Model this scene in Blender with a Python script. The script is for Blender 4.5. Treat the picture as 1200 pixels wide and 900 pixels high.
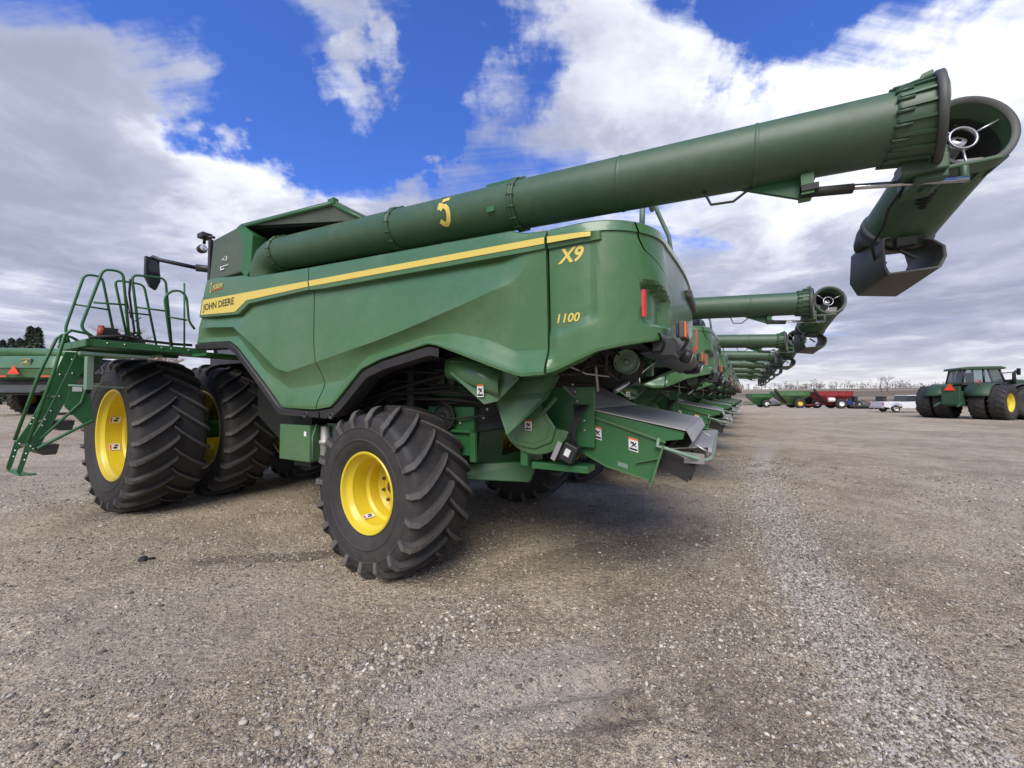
import bpy, bmesh, math, random
import numpy as np
from mathutils import Vector, Matrix, noise
random.seed(7); np.random.seed(7)
R = math.radians
scn = bpy.context.scene
for o in list(bpy.data.objects): bpy.data.objects.remove(o)
C = scn.collection

# ------------------------------------------------ camera
EYE = 1.62
cam = bpy.data.objects.new('camera', bpy.data.cameras.new('camera'))
C.objects.link(cam); scn.camera = cam
cam.location = (0, 0, EYE)
cam.rotation_euler = (R(90 + 1.84), 0, 0)
cam.data.sensor_width = 36; cam.data.lens = 36 * 451 / 1200
cam.data.clip_start = .05; cam.data.clip_end = 9000

# ------------------------------------------------ sky, sun, exposure
SUN_EL, SUN_AZ = R(46), R(195)          # azimuth clockwise from +Y
w = bpy.data.worlds.new('World'); scn.world = w; w.use_nodes = True
wt = w.node_tree; wn = wt.nodes; wl = wt.links; wn.clear()
class NG:
    """small helper to write node graphs"""
    def __init__(s, tree): s.t = tree; s.n = tree.nodes; s.l = tree.links
    def node(s, typ, ins=None, **kw):
        n = s.n.new(typ)
        for k, v in kw.items(): setattr(n, k, v)
        for k, v in (ins or {}).items():
            if isinstance(v, bpy.types.NodeSocket): s.l.new(v, n.inputs[k])
            else: n.inputs[k].default_value = v
        return n
    def math(s, op, a, b=0., c=None, clamp=False):
        n = s.n.new('ShaderNodeMath'); n.operation = op; n.use_clamp = clamp
        for i, v in enumerate((a, b) if c is None else (a, b, c)):
            if isinstance(v, bpy.types.NodeSocket): s.l.new(v, n.inputs[i])
            else: n.inputs[i].default_value = v
        return n.outputs[0]
    def vmath(s, op, a, b=(0, 0, 0)):
        n = s.n.new('ShaderNodeVectorMath'); n.operation = op
        for i, v in enumerate((a, b)):
            if isinstance(v, bpy.types.NodeSocket): s.l.new(v, n.inputs[i])
            else: n.inputs[i].default_value = v
        return n
    def noise(s, vec, scale, detail=4, rough=.5, dist=0., out=0, nd='3D'):
        n = s.n.new('ShaderNodeTexNoise'); n.noise_dimensions = nd
        if vec is not None: s.l.new(vec, n.inputs['Vector'])
        n.inputs['Scale'].default_value = scale; n.inputs['Detail'].default_value = detail
        n.inputs['Roughness'].default_value = rough; n.inputs['Distortion'].default_value = dist
        return n.outputs[out]
    def ss(s, v, a, b, lo=0., hi=1.):
        n = s.n.new('ShaderNodeMapRange'); n.interpolation_type = 'SMOOTHSTEP'
        s.l.new(v, n.inputs[0]); n.inputs[1].default_value = a; n.inputs[2].default_value = b
        n.inputs[3].default_value = lo; n.inputs[4].default_value = hi
        return n.outputs[0]
    def mix(s, f, a, b, blend='MIX'):
        n = s.n.new('ShaderNodeMix'); n.data_type = 'RGBA'; n.blend_type = blend
        for i, v in ((0, f), (6, a), (7, b)):
            if isinstance(v, bpy.types.NodeSocket): s.l.new(v, n.inputs[i])
            else: n.inputs[i].default_value = v if i == 0 else (*v, 1) if len(v) == 3 else v
        return n.outputs[2]
g = NG(wt)
sky = g.node('ShaderNodeTexSky'); sky.sky_type = 'NISHITA'; sky.sun_disc = False
sky.sun_elevation = SUN_EL; sky.sun_rotation = SUN_AZ; sky.altitude = 300; sky.air_density = 1.0; sky.dust_density = .6; sky.ozone_density = 3.0
tc = g.node('ShaderNodeTexCoord').outputs['Generated']
nrm = g.vmath('NORMALIZE', tc).outputs[0]
sx = g.node('ShaderNodeSeparateXYZ', {0: nrm})
zc = g.math('ADD', g.math('MAXIMUM', sx.outputs[2], 0.), .13)
px = g.math('DIVIDE', sx.outputs[0], zc); py = g.math('DIVIDE', sx.outputs[1], zc)
pv = g.node('ShaderNodeCombineXYZ', {0: px, 1: py, 2: 0.}).outputs[0]
pv = g.vmath('ADD', pv, (3.1, 1.7, .4)).outputs[0]
n1 = g.noise(pv, 1.25, 10, .58, .5)
rot = g.node('ShaderNodeMapping', {0: pv, 3: (.6, 2.6, 1)}); rot.inputs[2].default_value = (0, 0, R(-38))
n2 = g.noise(rot.outputs[0], 1.1, 8, .6, .6)
wob = g.vmath('SUBTRACT', g.node('ShaderNodeTexNoise', {'Vector': g.vmath('ADD', nrm, (2.2, 4.1, 7.7)).outputs[0], 'Scale': 5.5, 'Detail': 6., 'Roughness': .6}).outputs['Color'], (.5, .5, .5)).outputs[0]
nrw = g.vmath('NORMALIZE', g.vmath('ADD', nrm, g.vmath('MULTIPLY', wob, (.42, .42, .42)).outputs[0]).outputs[0]).outputs[0]
def blob(d, lo, hi):        # patch of the sky round direction d
    v = Vector(d).normalized()
    dt = g.vmath('DOT_PRODUCT', nrw, tuple(v)).outputs['Value']
    return g.ss(dt, math.cos(R(lo)), math.cos(R(hi)))
def pixdir(u, v):
    x = (u - 600) / 451; z = (450 - v) / 451; p = R(1.84)
    return (x, math.cos(p) - z * math.sin(p), math.sin(p) + z * math.cos(p))
m = g.math('ADD', g.math('MULTIPLY', n1, .50), g.math('MULTIPLY', n2, .80))
m = g.math('SUBTRACT', m, .14)
# clear gaps and banks of cloud, placed by compass direction
for (u, v, lo, hi, wgt) in [(400, 150, 10, 2, -.13), (320, 60, 9, 2, -.10), (300, 180, 9, 2, -.12), (210, 20, 8, 2, -.07), (200, 182, 6, 1, -.09), (130, 175, 4, 1, -.06), (495, 130, 8, 2, -.16), (575, 25, 11, 3, -.20), (480, 30, 8, 2, -.16), (1000, -25, 12, 3, -.24), (850, -30, 12, 3, -.15), (510, 185, 4, 1, -.08),
                            (700, 130, 17, 4, .16), (900, 120, 22, 5, .17), (1130, 130, 22, 5, .17), (60, 130, 16, 5, .05), (110, 60, 12, 3, .02), (60, 20, 10, 2, -.07), (250, 60, 9, 2, -.10), (160, 120, 6, 1, -.05), (220, 110, 8, 2, .06), (100, 230, 14, 4, .14), (280, 232, 10, 3, .16), (430, 238, 8, 3, .13), (530, 240, 9, 3, .12), (120, 300, 25, 5, .12), (415, 88, 6.5, 1, .17), (560, 110, 4, 1, .08), (640, 50, 5, 1, .07)]:
    m = g.math('ADD', m, g.math('MULTIPLY', blob(pixdir(u, v), lo, hi), wgt))
low = g.ss(sx.outputs[2], .50, .22)
m = g.math('ADD', m, g.math('MULTIPLY', low, .23))
mask = g.ss(m, .42, .635)
edge = g.math('SUBTRACT', 1., g.ss(m, .52, .74))
# cloud brightness: thin edges and crests white, thick undersides lavender grey
n3 = g.noise(g.vmath('ADD', pv, (5.3, 2.2, 0)).outputs[0], 1.6, 7, .6, .3)
bright = g.ss(n3, .38, .62)
hi = g.math('ADD', g.math('MULTIPLY', blob(pixdir(880, 90), 26, 6), .40), g.math('MULTIPLY', blob(pixdir(1150, 60), 22, 5), .34))
hi = g.math('ADD', hi, g.math('MULTIPLY', blob(pixdir(330, 215), 18, 4), .30))
# long flat streaks towards the horizon
st = g.node('ShaderNodeCombineXYZ', {0: g.math('MULTIPLY', sx.outputs[0], 3.), 1: g.math('MULTIPLY', sx.outputs[1], 3.), 2: g.math('MULTIPLY', sx.outputs[2], 26.)}).outputs[0]
n4 = g.noise(st, 1.0, 6, .6, .4)
streak = g.math('MULTIPLY', g.ss(n4, .50, .68), g.ss(sx.outputs[2], .42, .12))
hz = g.ss(sx.outputs[2], .12, .0)
hi = g.math('ADD', hi, g.math('MULTIPLY', blob(pixdir(130, 100), 26, 6), .12))
bsum = g.math('ADD', g.math('ADD', g.math('ADD', g.math('MULTIPLY', bright, .46), g.math('MULTIPLY', edge, .22)), hi), g.math('ADD', g.math('MULTIPLY', streak, .35), g.math('MULTIPLY', hz, .40)), clamp=True)
CB = 1.0
cr = g.node('ShaderNodeValToRGB', {0: bsum}); e = cr.color_ramp.elements
e[0].position = 0; e[0].color = (2.55, 2.8, 3.8, 1); e[1].position = 1; e[1].color = (7.6, 7.8, 8.3, 1)
k = e.new(.45); k.color = (3.8, 4.05, 5.15, 1)
warm = g.mix(g.math('MULTIPLY', hz, .6), cr.outputs[0], (6.4, 6.2, 6.1))
blue = g.mix(1., sky.outputs[0], (.62, .92, 1.75), 'MULTIPLY')
skyc = g.mix(mask, blue, warm)
bg = g.node('ShaderNodeBackground', {0: skyc, 1: .10})
wo = g.node('ShaderNodeOutputWorld', {0: bg.outputs[0]})

sun = bpy.data.objects.new('sun', bpy.data.lights.new('sun', 'SUN')); C.objects.link(sun)
sun.data.energy = 2.7; sun.data.angle = R(40); sun.data.color = (1, .94, .84)
sd = Vector((math.sin(SUN_AZ) * math.cos(SUN_EL), math.cos(SUN_AZ) * math.cos(SUN_EL), math.sin(SUN_EL)))
sun.rotation_euler = (-sd).to_track_quat('-Z', 'Y').to_euler()
scn.view_settings.view_transform = 'Standard'; scn.view_settings.look = 'None'
scn.view_settings.gamma = 1; scn.view_settings.exposure = 0.50
scn.view_settings.use_curve_mapping = False
scn.cycles.max_bounces = 6

# ------------------------------------------------ materials
MATS = {}
def mat(name, col, rough=.5, metal=0., coat=0., spec=.5, dust=0., dustcol=(.26, .22, .17), bump=0., bscale=40., var=0., emit=None, trans=0.):
    m = bpy.data.materials.new(name); m.use_nodes = True
    t = m.node_tree; t.nodes.clear(); q = NG(t)
    b = q.node('ShaderNodeBsdfPrincipled'); o = q.node('ShaderNodeOutputMaterial', {0: b.outputs[0]})
    b.inputs['Base Color'].default_value = (*col, 1); b.inputs['Roughness'].default_value = rough
    b.inputs['Metallic'].default_value = metal; b.inputs['Coat Weight'].default_value = coat
    b.inputs['Coat Roughness'].default_value = .12; b.inputs['Specular IOR Level'].default_value = spec
    b.inputs['Transmission Weight'].default_value = trans
    oc = q.node('ShaderNodeTexCoord').outputs['Object']
    c = None
    if var:
        c = q.mix(q.noise(oc, 3., 5, .6), tuple(x * (1 - var) for x in col), tuple(min(1, x * (1 + var)) for x in col))
    if dust:
        a = q.noise(oc, 1.7, 8, .65, .4); bb = q.noise(oc, 14., 5, .7)
        f = q.math('MULTIPLY', q.ss(a, .35, .75, .25, 1.), q.ss(bb, .3, .75, .45, 1.))
        f = q.math('MULTIPLY', f, dust)
        c = q.mix(f, c if c else col, dustcol)
        r = q.math('ADD', q.math('MULTIPLY', f, .8), rough, clamp=True)
        t.links.new(r, b.inputs['Roughness'])
    if c: t.links.new(c, b.inputs['Base Color'])
    if bump:
        bp = q.node('ShaderNodeBump', {'Height': q.noise(oc, bscale, 4, .6), 'Strength': bump, 'Distance': .01})
        t.links.new(bp.outputs[0], b.inputs['Normal'])
    if emit:
        b.inputs['Emission Color'].default_value = (*emit[0], 1); b.inputs['Emission Strength'].default_value = emit[1]
    MATS[name] = m; return m
GREEN = mat('green_paint', (.046, .142, .042), .33, coat=.42, dust=.24, var=.06, dustcol=(.30, .29, .26))
GREEND = mat('green_frame_paint', (.022, .128, .036), .38, dust=.13, var=.15)
TUBE = mat('green_tube_paint', (.036, .090, .038), .40, dust=.22, var=.12, dustcol=(.22, .22, .18), bump=.12, bscale=9)
DRYGREEN = mat('aged_green_paint', (.060, .092, .060), .5, dust=.35, dustcol=(.22, .21, .18))
TANKIN = mat('tank_shade_black', (.003, .004, .003), .95, spec=.1)  # near-black colour that paints in the shade inside the grain tank
BLACKP = mat('black_plastic', (.018, .018, .020), .45, dust=.10)
GREYP = mat('grey_plastic', (.052, .058, .054), .50, dust=.22, bump=.05, bscale=120)
DARKM = mat('dark_steel', (.010, .013, .011), .6, dust=.07)
RUB = mat('tyre_rubber', (.017, .017, .018), .58, dust=.6, dustcol=(.10, .088, .075), bump=.25, bscale=60)
RUBT = mat('tyre_lug_faces', (.062, .060, .057), .75, dust=.8, dustcol=(.20, .18, .155), bump=.3, bscale=70)
RUBB = mat('black_rubber', (.012, .012, .012), .7, dust=.1)
YEL = mat('rim_yellow', (.70, .54, .022), .35, coat=.2, dust=.16, var=.06)
STRIPE = mat('stripe_yellow', (.70, .54, .11), .4, dust=.10)
STEEL = mat('bare_steel', (.50, .49, .47), .40, metal=.6, dust=.55, dustcol=(.42, .39, .35), var=.12)
SILV = mat('silver_metal', (.55, .56, .56), .3, metal=.8, dust=.15)
CHROME = mat('piston_rod', (.6, .6, .6), .18, metal=1.)
WHITE = mat('white_vinyl', (.75, .75, .73), .5)
BLACKV = mat('black_vinyl', (.01, .01, .01), .5)
ORNG = mat('orange_vinyl', (.75, .16, .03), .5)
REDR = mat('red_reflector', (.62, .035, .035), .3, coat=.5)
REDO = mat('orange_red_reflector', (.85, .07, .03), .35)
GLASS = mat('lamp_glass', (.75, .78, .8), .12, metal=.3)
TRACG = mat('dark_tractor_green', (.016, .062, .026), .5, dust=.15)
DGLASS = mat('dark_glass', (.02, .025, .025), .08, coat=.5)
BRONZE = mat('rusty_bolt', (.10, .045, .035), .6)
GALV = mat('pale_green_bar', (.17, .27, .2), .45, dust=.3)
REDP = mat('red_paint', (.26, .012, .02), .4, dust=.2)
WHITEP = mat('white_car_paint', (.66, .67, .69), .3, coat=.4)
BLUEP = mat('blue_paint', (.02, .05, .25), .4)
BARK = mat('bark', (.10, .075, .06), .9, bump=.4, bscale=10)
NEEDLE = mat('conifer_foliage', (.075, .10, .062), .9, var=.4)
TWIGS = mat('bare_twigs', (.125, .11, .095), .95, var=.4)

# ------------------------------------------------ mesh helpers
class MB:
    def __init__(s): s.v = []; s.f = []; s.m = []; s.sm = []
    def add(s, vs, fs, mi=0, smooth=False):
        o = len(s.v); s.v += [tuple(p) for p in vs]
        for f in fs: s.f.append([i + o for i in f]); s.m.append(mi); s.sm.append(smooth)
        return s
    def box(s, lo, hi, mi=0, rot=None, piv=None):
        (a, b, c), (d, e, f) = lo, hi
        vs = [Vector(p) for p in [(a, b, c), (d, b, c), (d, e, c), (a, e, c), (a, b, f), (d, b, f), (d, e, f), (a, e, f)]]
        if rot is not None:
            pv = Vector(piv) if piv is not None else (Vector(lo) + Vector(hi)) / 2
            vs = [pv + rot @ (q - pv) for q in vs]
        return s.add(vs, [(0, 3, 2, 1), (4, 5, 6, 7), (0, 1, 5, 4), (1, 2, 6, 5), (2, 3, 7, 6), (3, 0, 4, 7)], mi)
    def tube(s, path, r, seg=10, mi=0, cap=True, smooth=True):
        path = [Vector(p) for p in path]; n = len(path)
        rs = r if isinstance(r, (list, tuple)) else [r] * n
        t0 = (path[1] - path[0]).normalized()
        up = Vector((0, 0, 1)) if abs(t0.z) < .9 else Vector((1, 0, 0))
        a = t0.cross(up).normalized(); vs = []
        for i, p in enumerate(path):
            t = (path[min(i + 1, n - 1)] - path[max(i - 1, 0)]).normalized()
            a = (a - t * a.dot(t)).normalized(); b = t.cross(a)
            k = 1.
            if 0 < i < n - 1:
                c = (path[i] - path[i - 1]).normalized().dot((path[i + 1] - path[i]).normalized()); k = 1 / max(.5, math.sqrt((1 + c) / 2))
            for j in range(seg):
                w_ = 2 * math.pi * j / seg
                vs.append(p + (a * math.cos(w_) + b * math.sin(w_)) * rs[i] * (k if False else 1))
        fs = [(i * seg + j, i * seg + (j + 1) % seg, (i + 1) * seg + (j + 1) % seg, (i + 1) * seg + j) for i in range(n - 1) for j in range(seg)]
        s.add(vs, fs, mi, smooth)
        if cap:
            o = len(s.v) - n * seg
            s.f.append([o + j for j in range(seg)][::-1]); s.m.append(mi); s.sm.append(False)
            s.f.append([o + (n - 1) * seg + j for j in range(seg)]); s.m.append(mi); s.sm.append(False)
        return s
    def lathe(s, prof, c, axis, seg=40, mi=0, smooth=True, closed=False):
        """prof: list of (r, h) along axis from centre c"""
        ax = Vector(axis).normalized(); up = Vector((0, 0, 1)) if abs(ax.z) < .9 else Vector((1, 0, 0))
        a = ax.cross(up).normalized(); b = ax.cross(a); c = Vector(c); vs = []
        for (r, h) in prof:
            for j in range(seg):
                w_ = 2 * math.pi * j / seg
                vs.append(c + ax * h + (a * math.cos(w_) + b * math.sin(w_)) * r)
        n = len(prof); rng = range(n if closed else n - 1)
        fs = [(i * seg + j, i * seg + (j + 1) % seg, ((i + 1) % n) * seg + (j + 1) % seg, ((i + 1) % n) * seg + j) for i in rng for j in range(seg)]
        return s.add(vs, fs, mi, smooth)
    def prism(s, poly, d, mi=0, smooth=False):
        """poly: 3D points of a face, extruded by vector d"""
        n = len(poly); d = Vector(d); p = [Vector(q) for q in poly]
        vs = p + [q + d for q in p]
        fs = [tuple(range(n))[::-1], tuple(range(n, 2 * n))] + [(i, (i + 1) % n, n + (i + 1) % n, n + i) for i in range(n)]
        return s.add(vs, fs, mi, smooth)
    def grid(s, rows, mi=0, smooth=True, closed=False):
        nr = len(rows); nc = len(rows[0])
        vs = [p for r in rows for p in r]
        fs = [(i * nc + j, i * nc + (j + 1) % nc, (i + 1) * nc + (j + 1) % nc, (i + 1) * nc + j) for i in range(nr - 1) for j in range(nc if closed else nc - 1)]
        return s.add(vs, fs, mi, smooth)
    def xf(s, M):
        s.v = [tuple(M @ Vector(p)) for p in s.v]; return s
    def groups(s):
        """connected pieces, those whose boxes touch counted as one"""
        par = list(range(len(s.v)))
        def fd(a):
            while par[a] != a: par[a] = par[par[a]]; a = par[a]
            return a
        for f in s.f:
            r_ = fd(f[0])
            for k in f[1:]: par[fd(k)] = r_
        bb = {}
        for i, p in enumerate(s.v):
            b = bb.setdefault(fd(i), [list(p), list(p), [i]])
            for k in range(3): b[0][k] = min(b[0][k], p[k]); b[1][k] = max(b[1][k], p[k])
        L_ = [[b[0], b[1], {k}] for k, b in bb.items()]
        if len(L_) > 60: return []
        ch = True
        while ch:
            ch = False
            for i in range(len(L_)):
                for j in range(i + 1, len(L_)):
                    if all(L_[i][0][k] - .012 <= L_[j][1][k] and L_[j][0][k] - .012 <= L_[i][1][k] for k in range(3)):
                        L_[i] = [[min(a, b) for a, b in zip(L_[i][0], L_[j][0])], [max(a, b) for a, b in zip(L_[i][1], L_[j][1])], L_[i][2] | L_[j][2]]; L_.pop(j); ch = True; break
                if ch: break
        return [(max(b[k] - a[k] for k in range(3)), ks) for a, b, ks in L_], fd
    def build(s, name, mats, parent=None, bevel=0, fixn=True, sharp=None):
        if parent is not None and name == 'bolt_heads':
            k = 0; n = 0
            # every bolt head is a part of its own
            gr = s.groups(); first = None
            for _, ks in (gr[0] if gr else []):
                sub = MB(); mp = {}
                for f, mi, sm_ in zip(s.f, s.m, s.sm):
                    if gr[1](f[0]) in ks:
                        nf = []
                        for k in f:
                            if k not in mp: mp[k] = len(sub.v); sub.v.append(s.v[k])
                            nf.append(mp[k])
                        sub.f.append(nf); sub.m.append(mi); sub.sm.append(sm_)
                o = sub._build('bolt_head', mats, parent, bevel, fixn, sharp); first = first or o
            return first
        if parent is not None and len(s.v) < 6000 and fixn:
            gr = s.groups()
            if gr and 2 <= len(gr[0]) <= 9 and sum(1 for a, _ in gr[0] if a > .10) >= 2:
                first = None
                for _, ks in gr[0]:
                    sub = MB(); mp = {}
                    for f, mi, sm_ in zip(s.f, s.m, s.sm):
                        if gr[1](f[0]) in ks:
                            nf = []
                            for k in f:
                                if k not in mp: mp[k] = len(sub.v); sub.v.append(s.v[k])
                                nf.append(mp[k])
                            sub.f.append(nf); sub.m.append(mi); sub.sm.append(sm_)
                    o = sub._build(name, mats, parent, bevel, fixn, sharp)
                    first = first or o
                return first
        return s._build(name, mats, parent, bevel, fixn, sharp)
    def _build(s, name, mats, parent=None, bevel=0, fixn=True, sharp=None):
        me = bpy.data.meshes.new(name); me.from_pydata(s.v, [], s.f)
        if not isinstance(mats, (list, tuple)): mats = [mats]
        for m_ in mats: me.materials.append(m_)
        me.polygons.foreach_set('material_index', s.m); me.polygons.foreach_set('use_smooth', s.sm)
        if fixn:
            bm = bmesh.new(); bm.from_mesh(me); bmesh.ops.recalc_face_normals(bm, faces=bm.faces)
            if sharp is not None:
                bmesh.ops.remove_doubles(bm, verts=bm.verts, dist=.0004)
                for ed in bm.edges:
                    if len(ed.link_faces) == 2 and ed.calc_face_angle(0) > sharp: ed.smooth = False
            bm.to_mesh(me); bm.free()
        me.update()
        o = bpy.data.objects.new(name, me); C.objects.link(o)
        if parent is not None: o.parent = parent
        if bevel:
            b = o.modifiers.new('bevel', 'BEVEL'); b.width = bevel; b.segments = 2; b.limit_method = 'ANGLE'; b.angle_limit = R(40)
        return o
def empty(name, label, cat, loc=(0, 0, 0), rz=0, group=None, scale=1):
    o = bpy.data.objects.new(name, None); C.objects.link(o); o.empty_display_size = .2
    o.location = loc; o.rotation_euler = (0, 0, rz); o.scale = (scale,) * 3
    o['label'] = label; o['category'] = cat
    if group: o['group'] = group
    return o
def tag(o, label=None, cat=None, group=None, kind=None):
    for k_, v_ in (('label', label), ('category', cat), ('group', group), ('kind', kind)):
        if v_: o[k_] = v_
    return o
def copy_tree(o, parent=None, skip=()):
    c = o.copy(); C.objects.link(c); c.parent = parent
    for ch in list(o.children):
        if ch.name.split('.')[0] in skip or ch.get('only_first'): continue
        copy_tree(ch, c, skip)
    return c
def lerp_tab(tab, x):
    tab = sorted(tab)
    if x <= tab[0][0]: return tab[0][1]
    for (a, b), (c, d) in zip(tab, tab[1:]):
        if x <= c: return b + (d - b) * (x - a) / (c - a) if c > a else d
    return tab[-1][1]
def sst(a, b, x):
    t = max(0, min(1, (x - a) / (b - a))); return t * t * (3 - 2 * t)
def text_mesh(txt, size, mapf, name, m, parent, extrude=.002, shear=0., spacing=1., sub=False, bold=0.):
    cu = bpy.data.curves.new('t', 'FONT'); cu.body = txt; cu.size = size; cu.shear = shear; cu.space_character = spacing
    cu.offset = bold; cu.extrude = 0; cu.resolution_u = 3
    ob = bpy.data.objects.new('t', cu); C.objects.link(ob)
    dg = bpy.context.evaluated_depsgraph_get(); me = bpy.data.meshes.new_from_object(ob.evaluated_get(dg))
    bpy.data.objects.remove(ob)
    bm = bmesh.new(); bm.from_mesh(me)
    for v in bm.verts: v.co = mapf(v.co.x, v.co.y)
    bm.to_mesh(me); bm.free(); me.name = name; me.materials.clear(); me.materials.append(m)
    o = bpy.data.objects.new(name, me); C.objects.link(o); o.parent = parent
    return o
# ------------------------------------------------ combine harvester
# local frame: x forward, y to the machine's left, z up; origin on the ground under the rear axle
TB = [(-3.47,2.33),(-2.63,2.30),(-2.43,2.21),(-1.84,1.77),(-1.5,1.50),(-.86,1.49),(-.63,1.52),(-.53,1.59),(-.2,1.87),(.05,1.95),(.59,2.05),(.69,2.03),(1.29,1.81),(1.45,1.76),(1.63,1.77),(1.76,1.82),(2.0,1.92),(2.2,1.96),(2.45,2.0),(2.8,2.03),(3.8,2.05)]
TV = [(-3.47,2.40),(-2.5,2.36),(-1.9,1.92),(-1.4,1.70),(-.52,1.78),(-.2,1.99),(.52,2.13),(.83,2.13),(1.12,2.06),(1.38,1.95),(1.61,1.95),(1.8,2.0),(2.0,2.07),(3.8,2.15)]
TCR = [(-3.45,2.53),(-2.48,2.46),(-2.03,2.21),(-1.55,1.92),(-1.36,1.88),(-.94,1.95),(-.79,1.98),(0,2.12),(.29,2.18),(.92,2.33),(1.35,2.44),(1.45,2.52),(1.52,2.62),(1.6,2.635),(3.8,2.635)]
TD = [(-3.46,2.665),(-2.4,2.61),(-2.18,2.71),(-1.07,2.72),(-.8,2.70),(1.5,2.65),(3.8,2.65)]
TSB = [(-3.43,2.69),(-2.47,2.64),(-2.22,2.75),(-1.07,2.75),(1.98,2.67),(3.8,2.67)]
TST = [(-3.33,2.89),(-1.1,2.82),(1.63,2.735),(1.96,2.71),(3.8,2.69)]
TT = [(-3.23,3.17),(-2.42,3.1),(-2.25,3.05),(-1.08,2.98),(1.26,2.862),(1.34,2.86),(1.40,2.835),(1.47,2.815),(1.61,2.80),(1.7,2.80),(3.8,2.80)]
def pathP(s):
    if s < 1.85: return Vector((-s, 1.65, 0)), Vector((0, 1, 0))
    if s < 2.635:
        t = (s - 1.85) / .5; return Vector((-1.85 - .5 * math.sin(t), 1.15 + .5 * math.cos(t), 0)), Vector((-math.sin(t), math.cos(t), 0))
    d = s - 2.635; return Vector((-2.35 - .07 * math.sin(math.pi / 2 * min(d / 1.15, 1)), 1.15 - d, 0)), Vector((-1, 0, 0))
def extra_off(s, z):
    o = 0.
    if s > 1.6:     # shallow field with the model number, rounded lower rear corner
        f = (1 - sst(1.94, 2.02, s)) * sst(2.01 + .35 * max(0, s - 1.75), 2.10 + .35 * max(0, s - 1.75), z) * (1 - sst(2.66, 2.71, z)) * (1 if s > 1.64 else 0)
        o -= .020 * f
        # tail lamp recess
        f = sst(2.30, 2.345, s) * (1 - sst(2.62, 2.72, s)) * sst(2.095, 2.14, z) * (1 - sst(2.36, 2.40, z + .25 * max(0, s - 2.42)))
        o -= .075 * f
        # raised shoulder running down beside the rear door
        o += .03 * sst(2.2, 2.5, s) * (1 - sst(2.35, 2.75, z)) * .6
    return o
def column(u, sl=None):
    """list of (point) for one column of body panel at arc length u"""
    pts = []
    def S(z): return u + (sl(u, z) if sl else 0.)
    def zk(tab):
        s = u; z = lerp_tab(tab, s)
        for _ in range(4): s = S(z); z = lerp_tab(tab, s)
        return z
    B, V_, Cc, D, SB, ST, T = [zk(t) for t in (TB, TV, TCR, TD, TSB, TST, TT)]
    V_ = max(V_, B + .03); Cc = max(Cc, V_ + .02); D = max(D, Cc + .008); SB = max(SB, D + .015); ST = max(ST, SB + .015)
    A = sst(-1.75, -1.15, u); A2 = (1 - sst(1.62, 1.72, u)) * (.12 + .88 * sst(-3.47, -3.0, u))
    cr = .035 * A2 * 1.; lo = -.035 * A2; fl = .045 * A
    oD = -.035 * (1 - sst(1.2, 1.5, u)) * (.3 + .7 * sst(-3.47, -3.0, u))
    st = .018 * (1 if u < 2.02 else 0)
    rows = [(B + .004, -.14), (B - .004, -.03), (B, fl * A2 - .004)]
    n = 8
    for i in range(1, n + 1):
        t = i / n; rows.append((B + (V_ - B) * t, fl * A2 + (lo - fl * A2) * sst(0.05, 1.1, t)))
    n = 26
    for i in range(1, n + 1):
        t = i / n; rows.append((V_ + (Cc - V_) * t, rows[10][1] + (cr * (1 - sst(1.2, 1.5, u)) - rows[10][1]) * (t * t * .7 + t * .3)))
    c0 = rows[-1][1]; n = 8
    for i in range(1, n + 1):
        t = i / n; rows.append((Cc + (D - Cc) * t, c0 + (oD - c0) * t))
    rows += [(D + .004, st), (SB, st), (ST, st), (ST + .004, 0.012)]
    zz = T - .05
    for i in range(1, 5): rows.append((ST + .004 + (zz - ST - .004) * i / 4, .012 * (1 - i / 4)))
    rows += [(T - .018, -.008), (T, -.035), (T + .004, -.08), (T, -.32)]
    for z, o in rows:
        s = S(z); p, nn = pathP(s)
        if u < -2.6: p = p + Vector((-(z - 2.35) * .28 * sst(-2.6, -3.4, u) if False else -(z - 2.35) * .28 * (-u - 2.6) / .87, 0, 0))
        q = p + nn * (o + extra_off(s, z)); q.z = z; pts.append(q)
    return pts
def sl_front(u, z): return lerp_tab([(1.49, .24), (1.74, .27), (2.18, .14), (2.68, .07), (2.98, 0)], z) * max(0, 1 - abs(u + 1.08) / .9)
def sl_door(u, z): return lerp_tab([(2.0, .62), (2.2, .6), (2.38, .52), (2.6, .07), (2.68, .02), (2.8, 0)], z) * max(0, 1 - abs(u - 2.25) / (.28 if u < 2.25 else 1.5))
def panel(name, u0, u1, sl, par, flip=False, step=.035, both=False):
    n = max(2, int((u1 - u0) / step)); us = [u0 + (u1 - u0) * i / n for i in range(n + 1)]
    cols = [column(u, sl) for u in us]
    # returned edges so the sheet has a visible thickness at its seams
    def back(cl):
        out = []
        for p in cl: out.append(Vector((p.x, p.y * .975, p.z)))
        return out
    cols = [back(cols[0])] + cols + [back(cols[-1])]
    if flip: cols = [[Vector((p.x, -p.y, p.z)) for p in cl] for cl in cols]
    m = MB(); m.grid(cols, 0, True)
    return m.build(name, GREEN, par, sharp=R(9))
def door(par):
    us = [2.265 + (3.79 - 2.265) * i / 46 for i in range(47)]
    L_ = [column(u, sl_door) for u in us]
    Rr = [[Vector((p.x, -p.y, p.z)) for p in cl] for cl in L_[::-1]]
    m = MB(); m.grid(L_ + Rr[1:], 0, True)
    return m.build('rear_door', GREEN, par, sharp=R(9))
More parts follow.
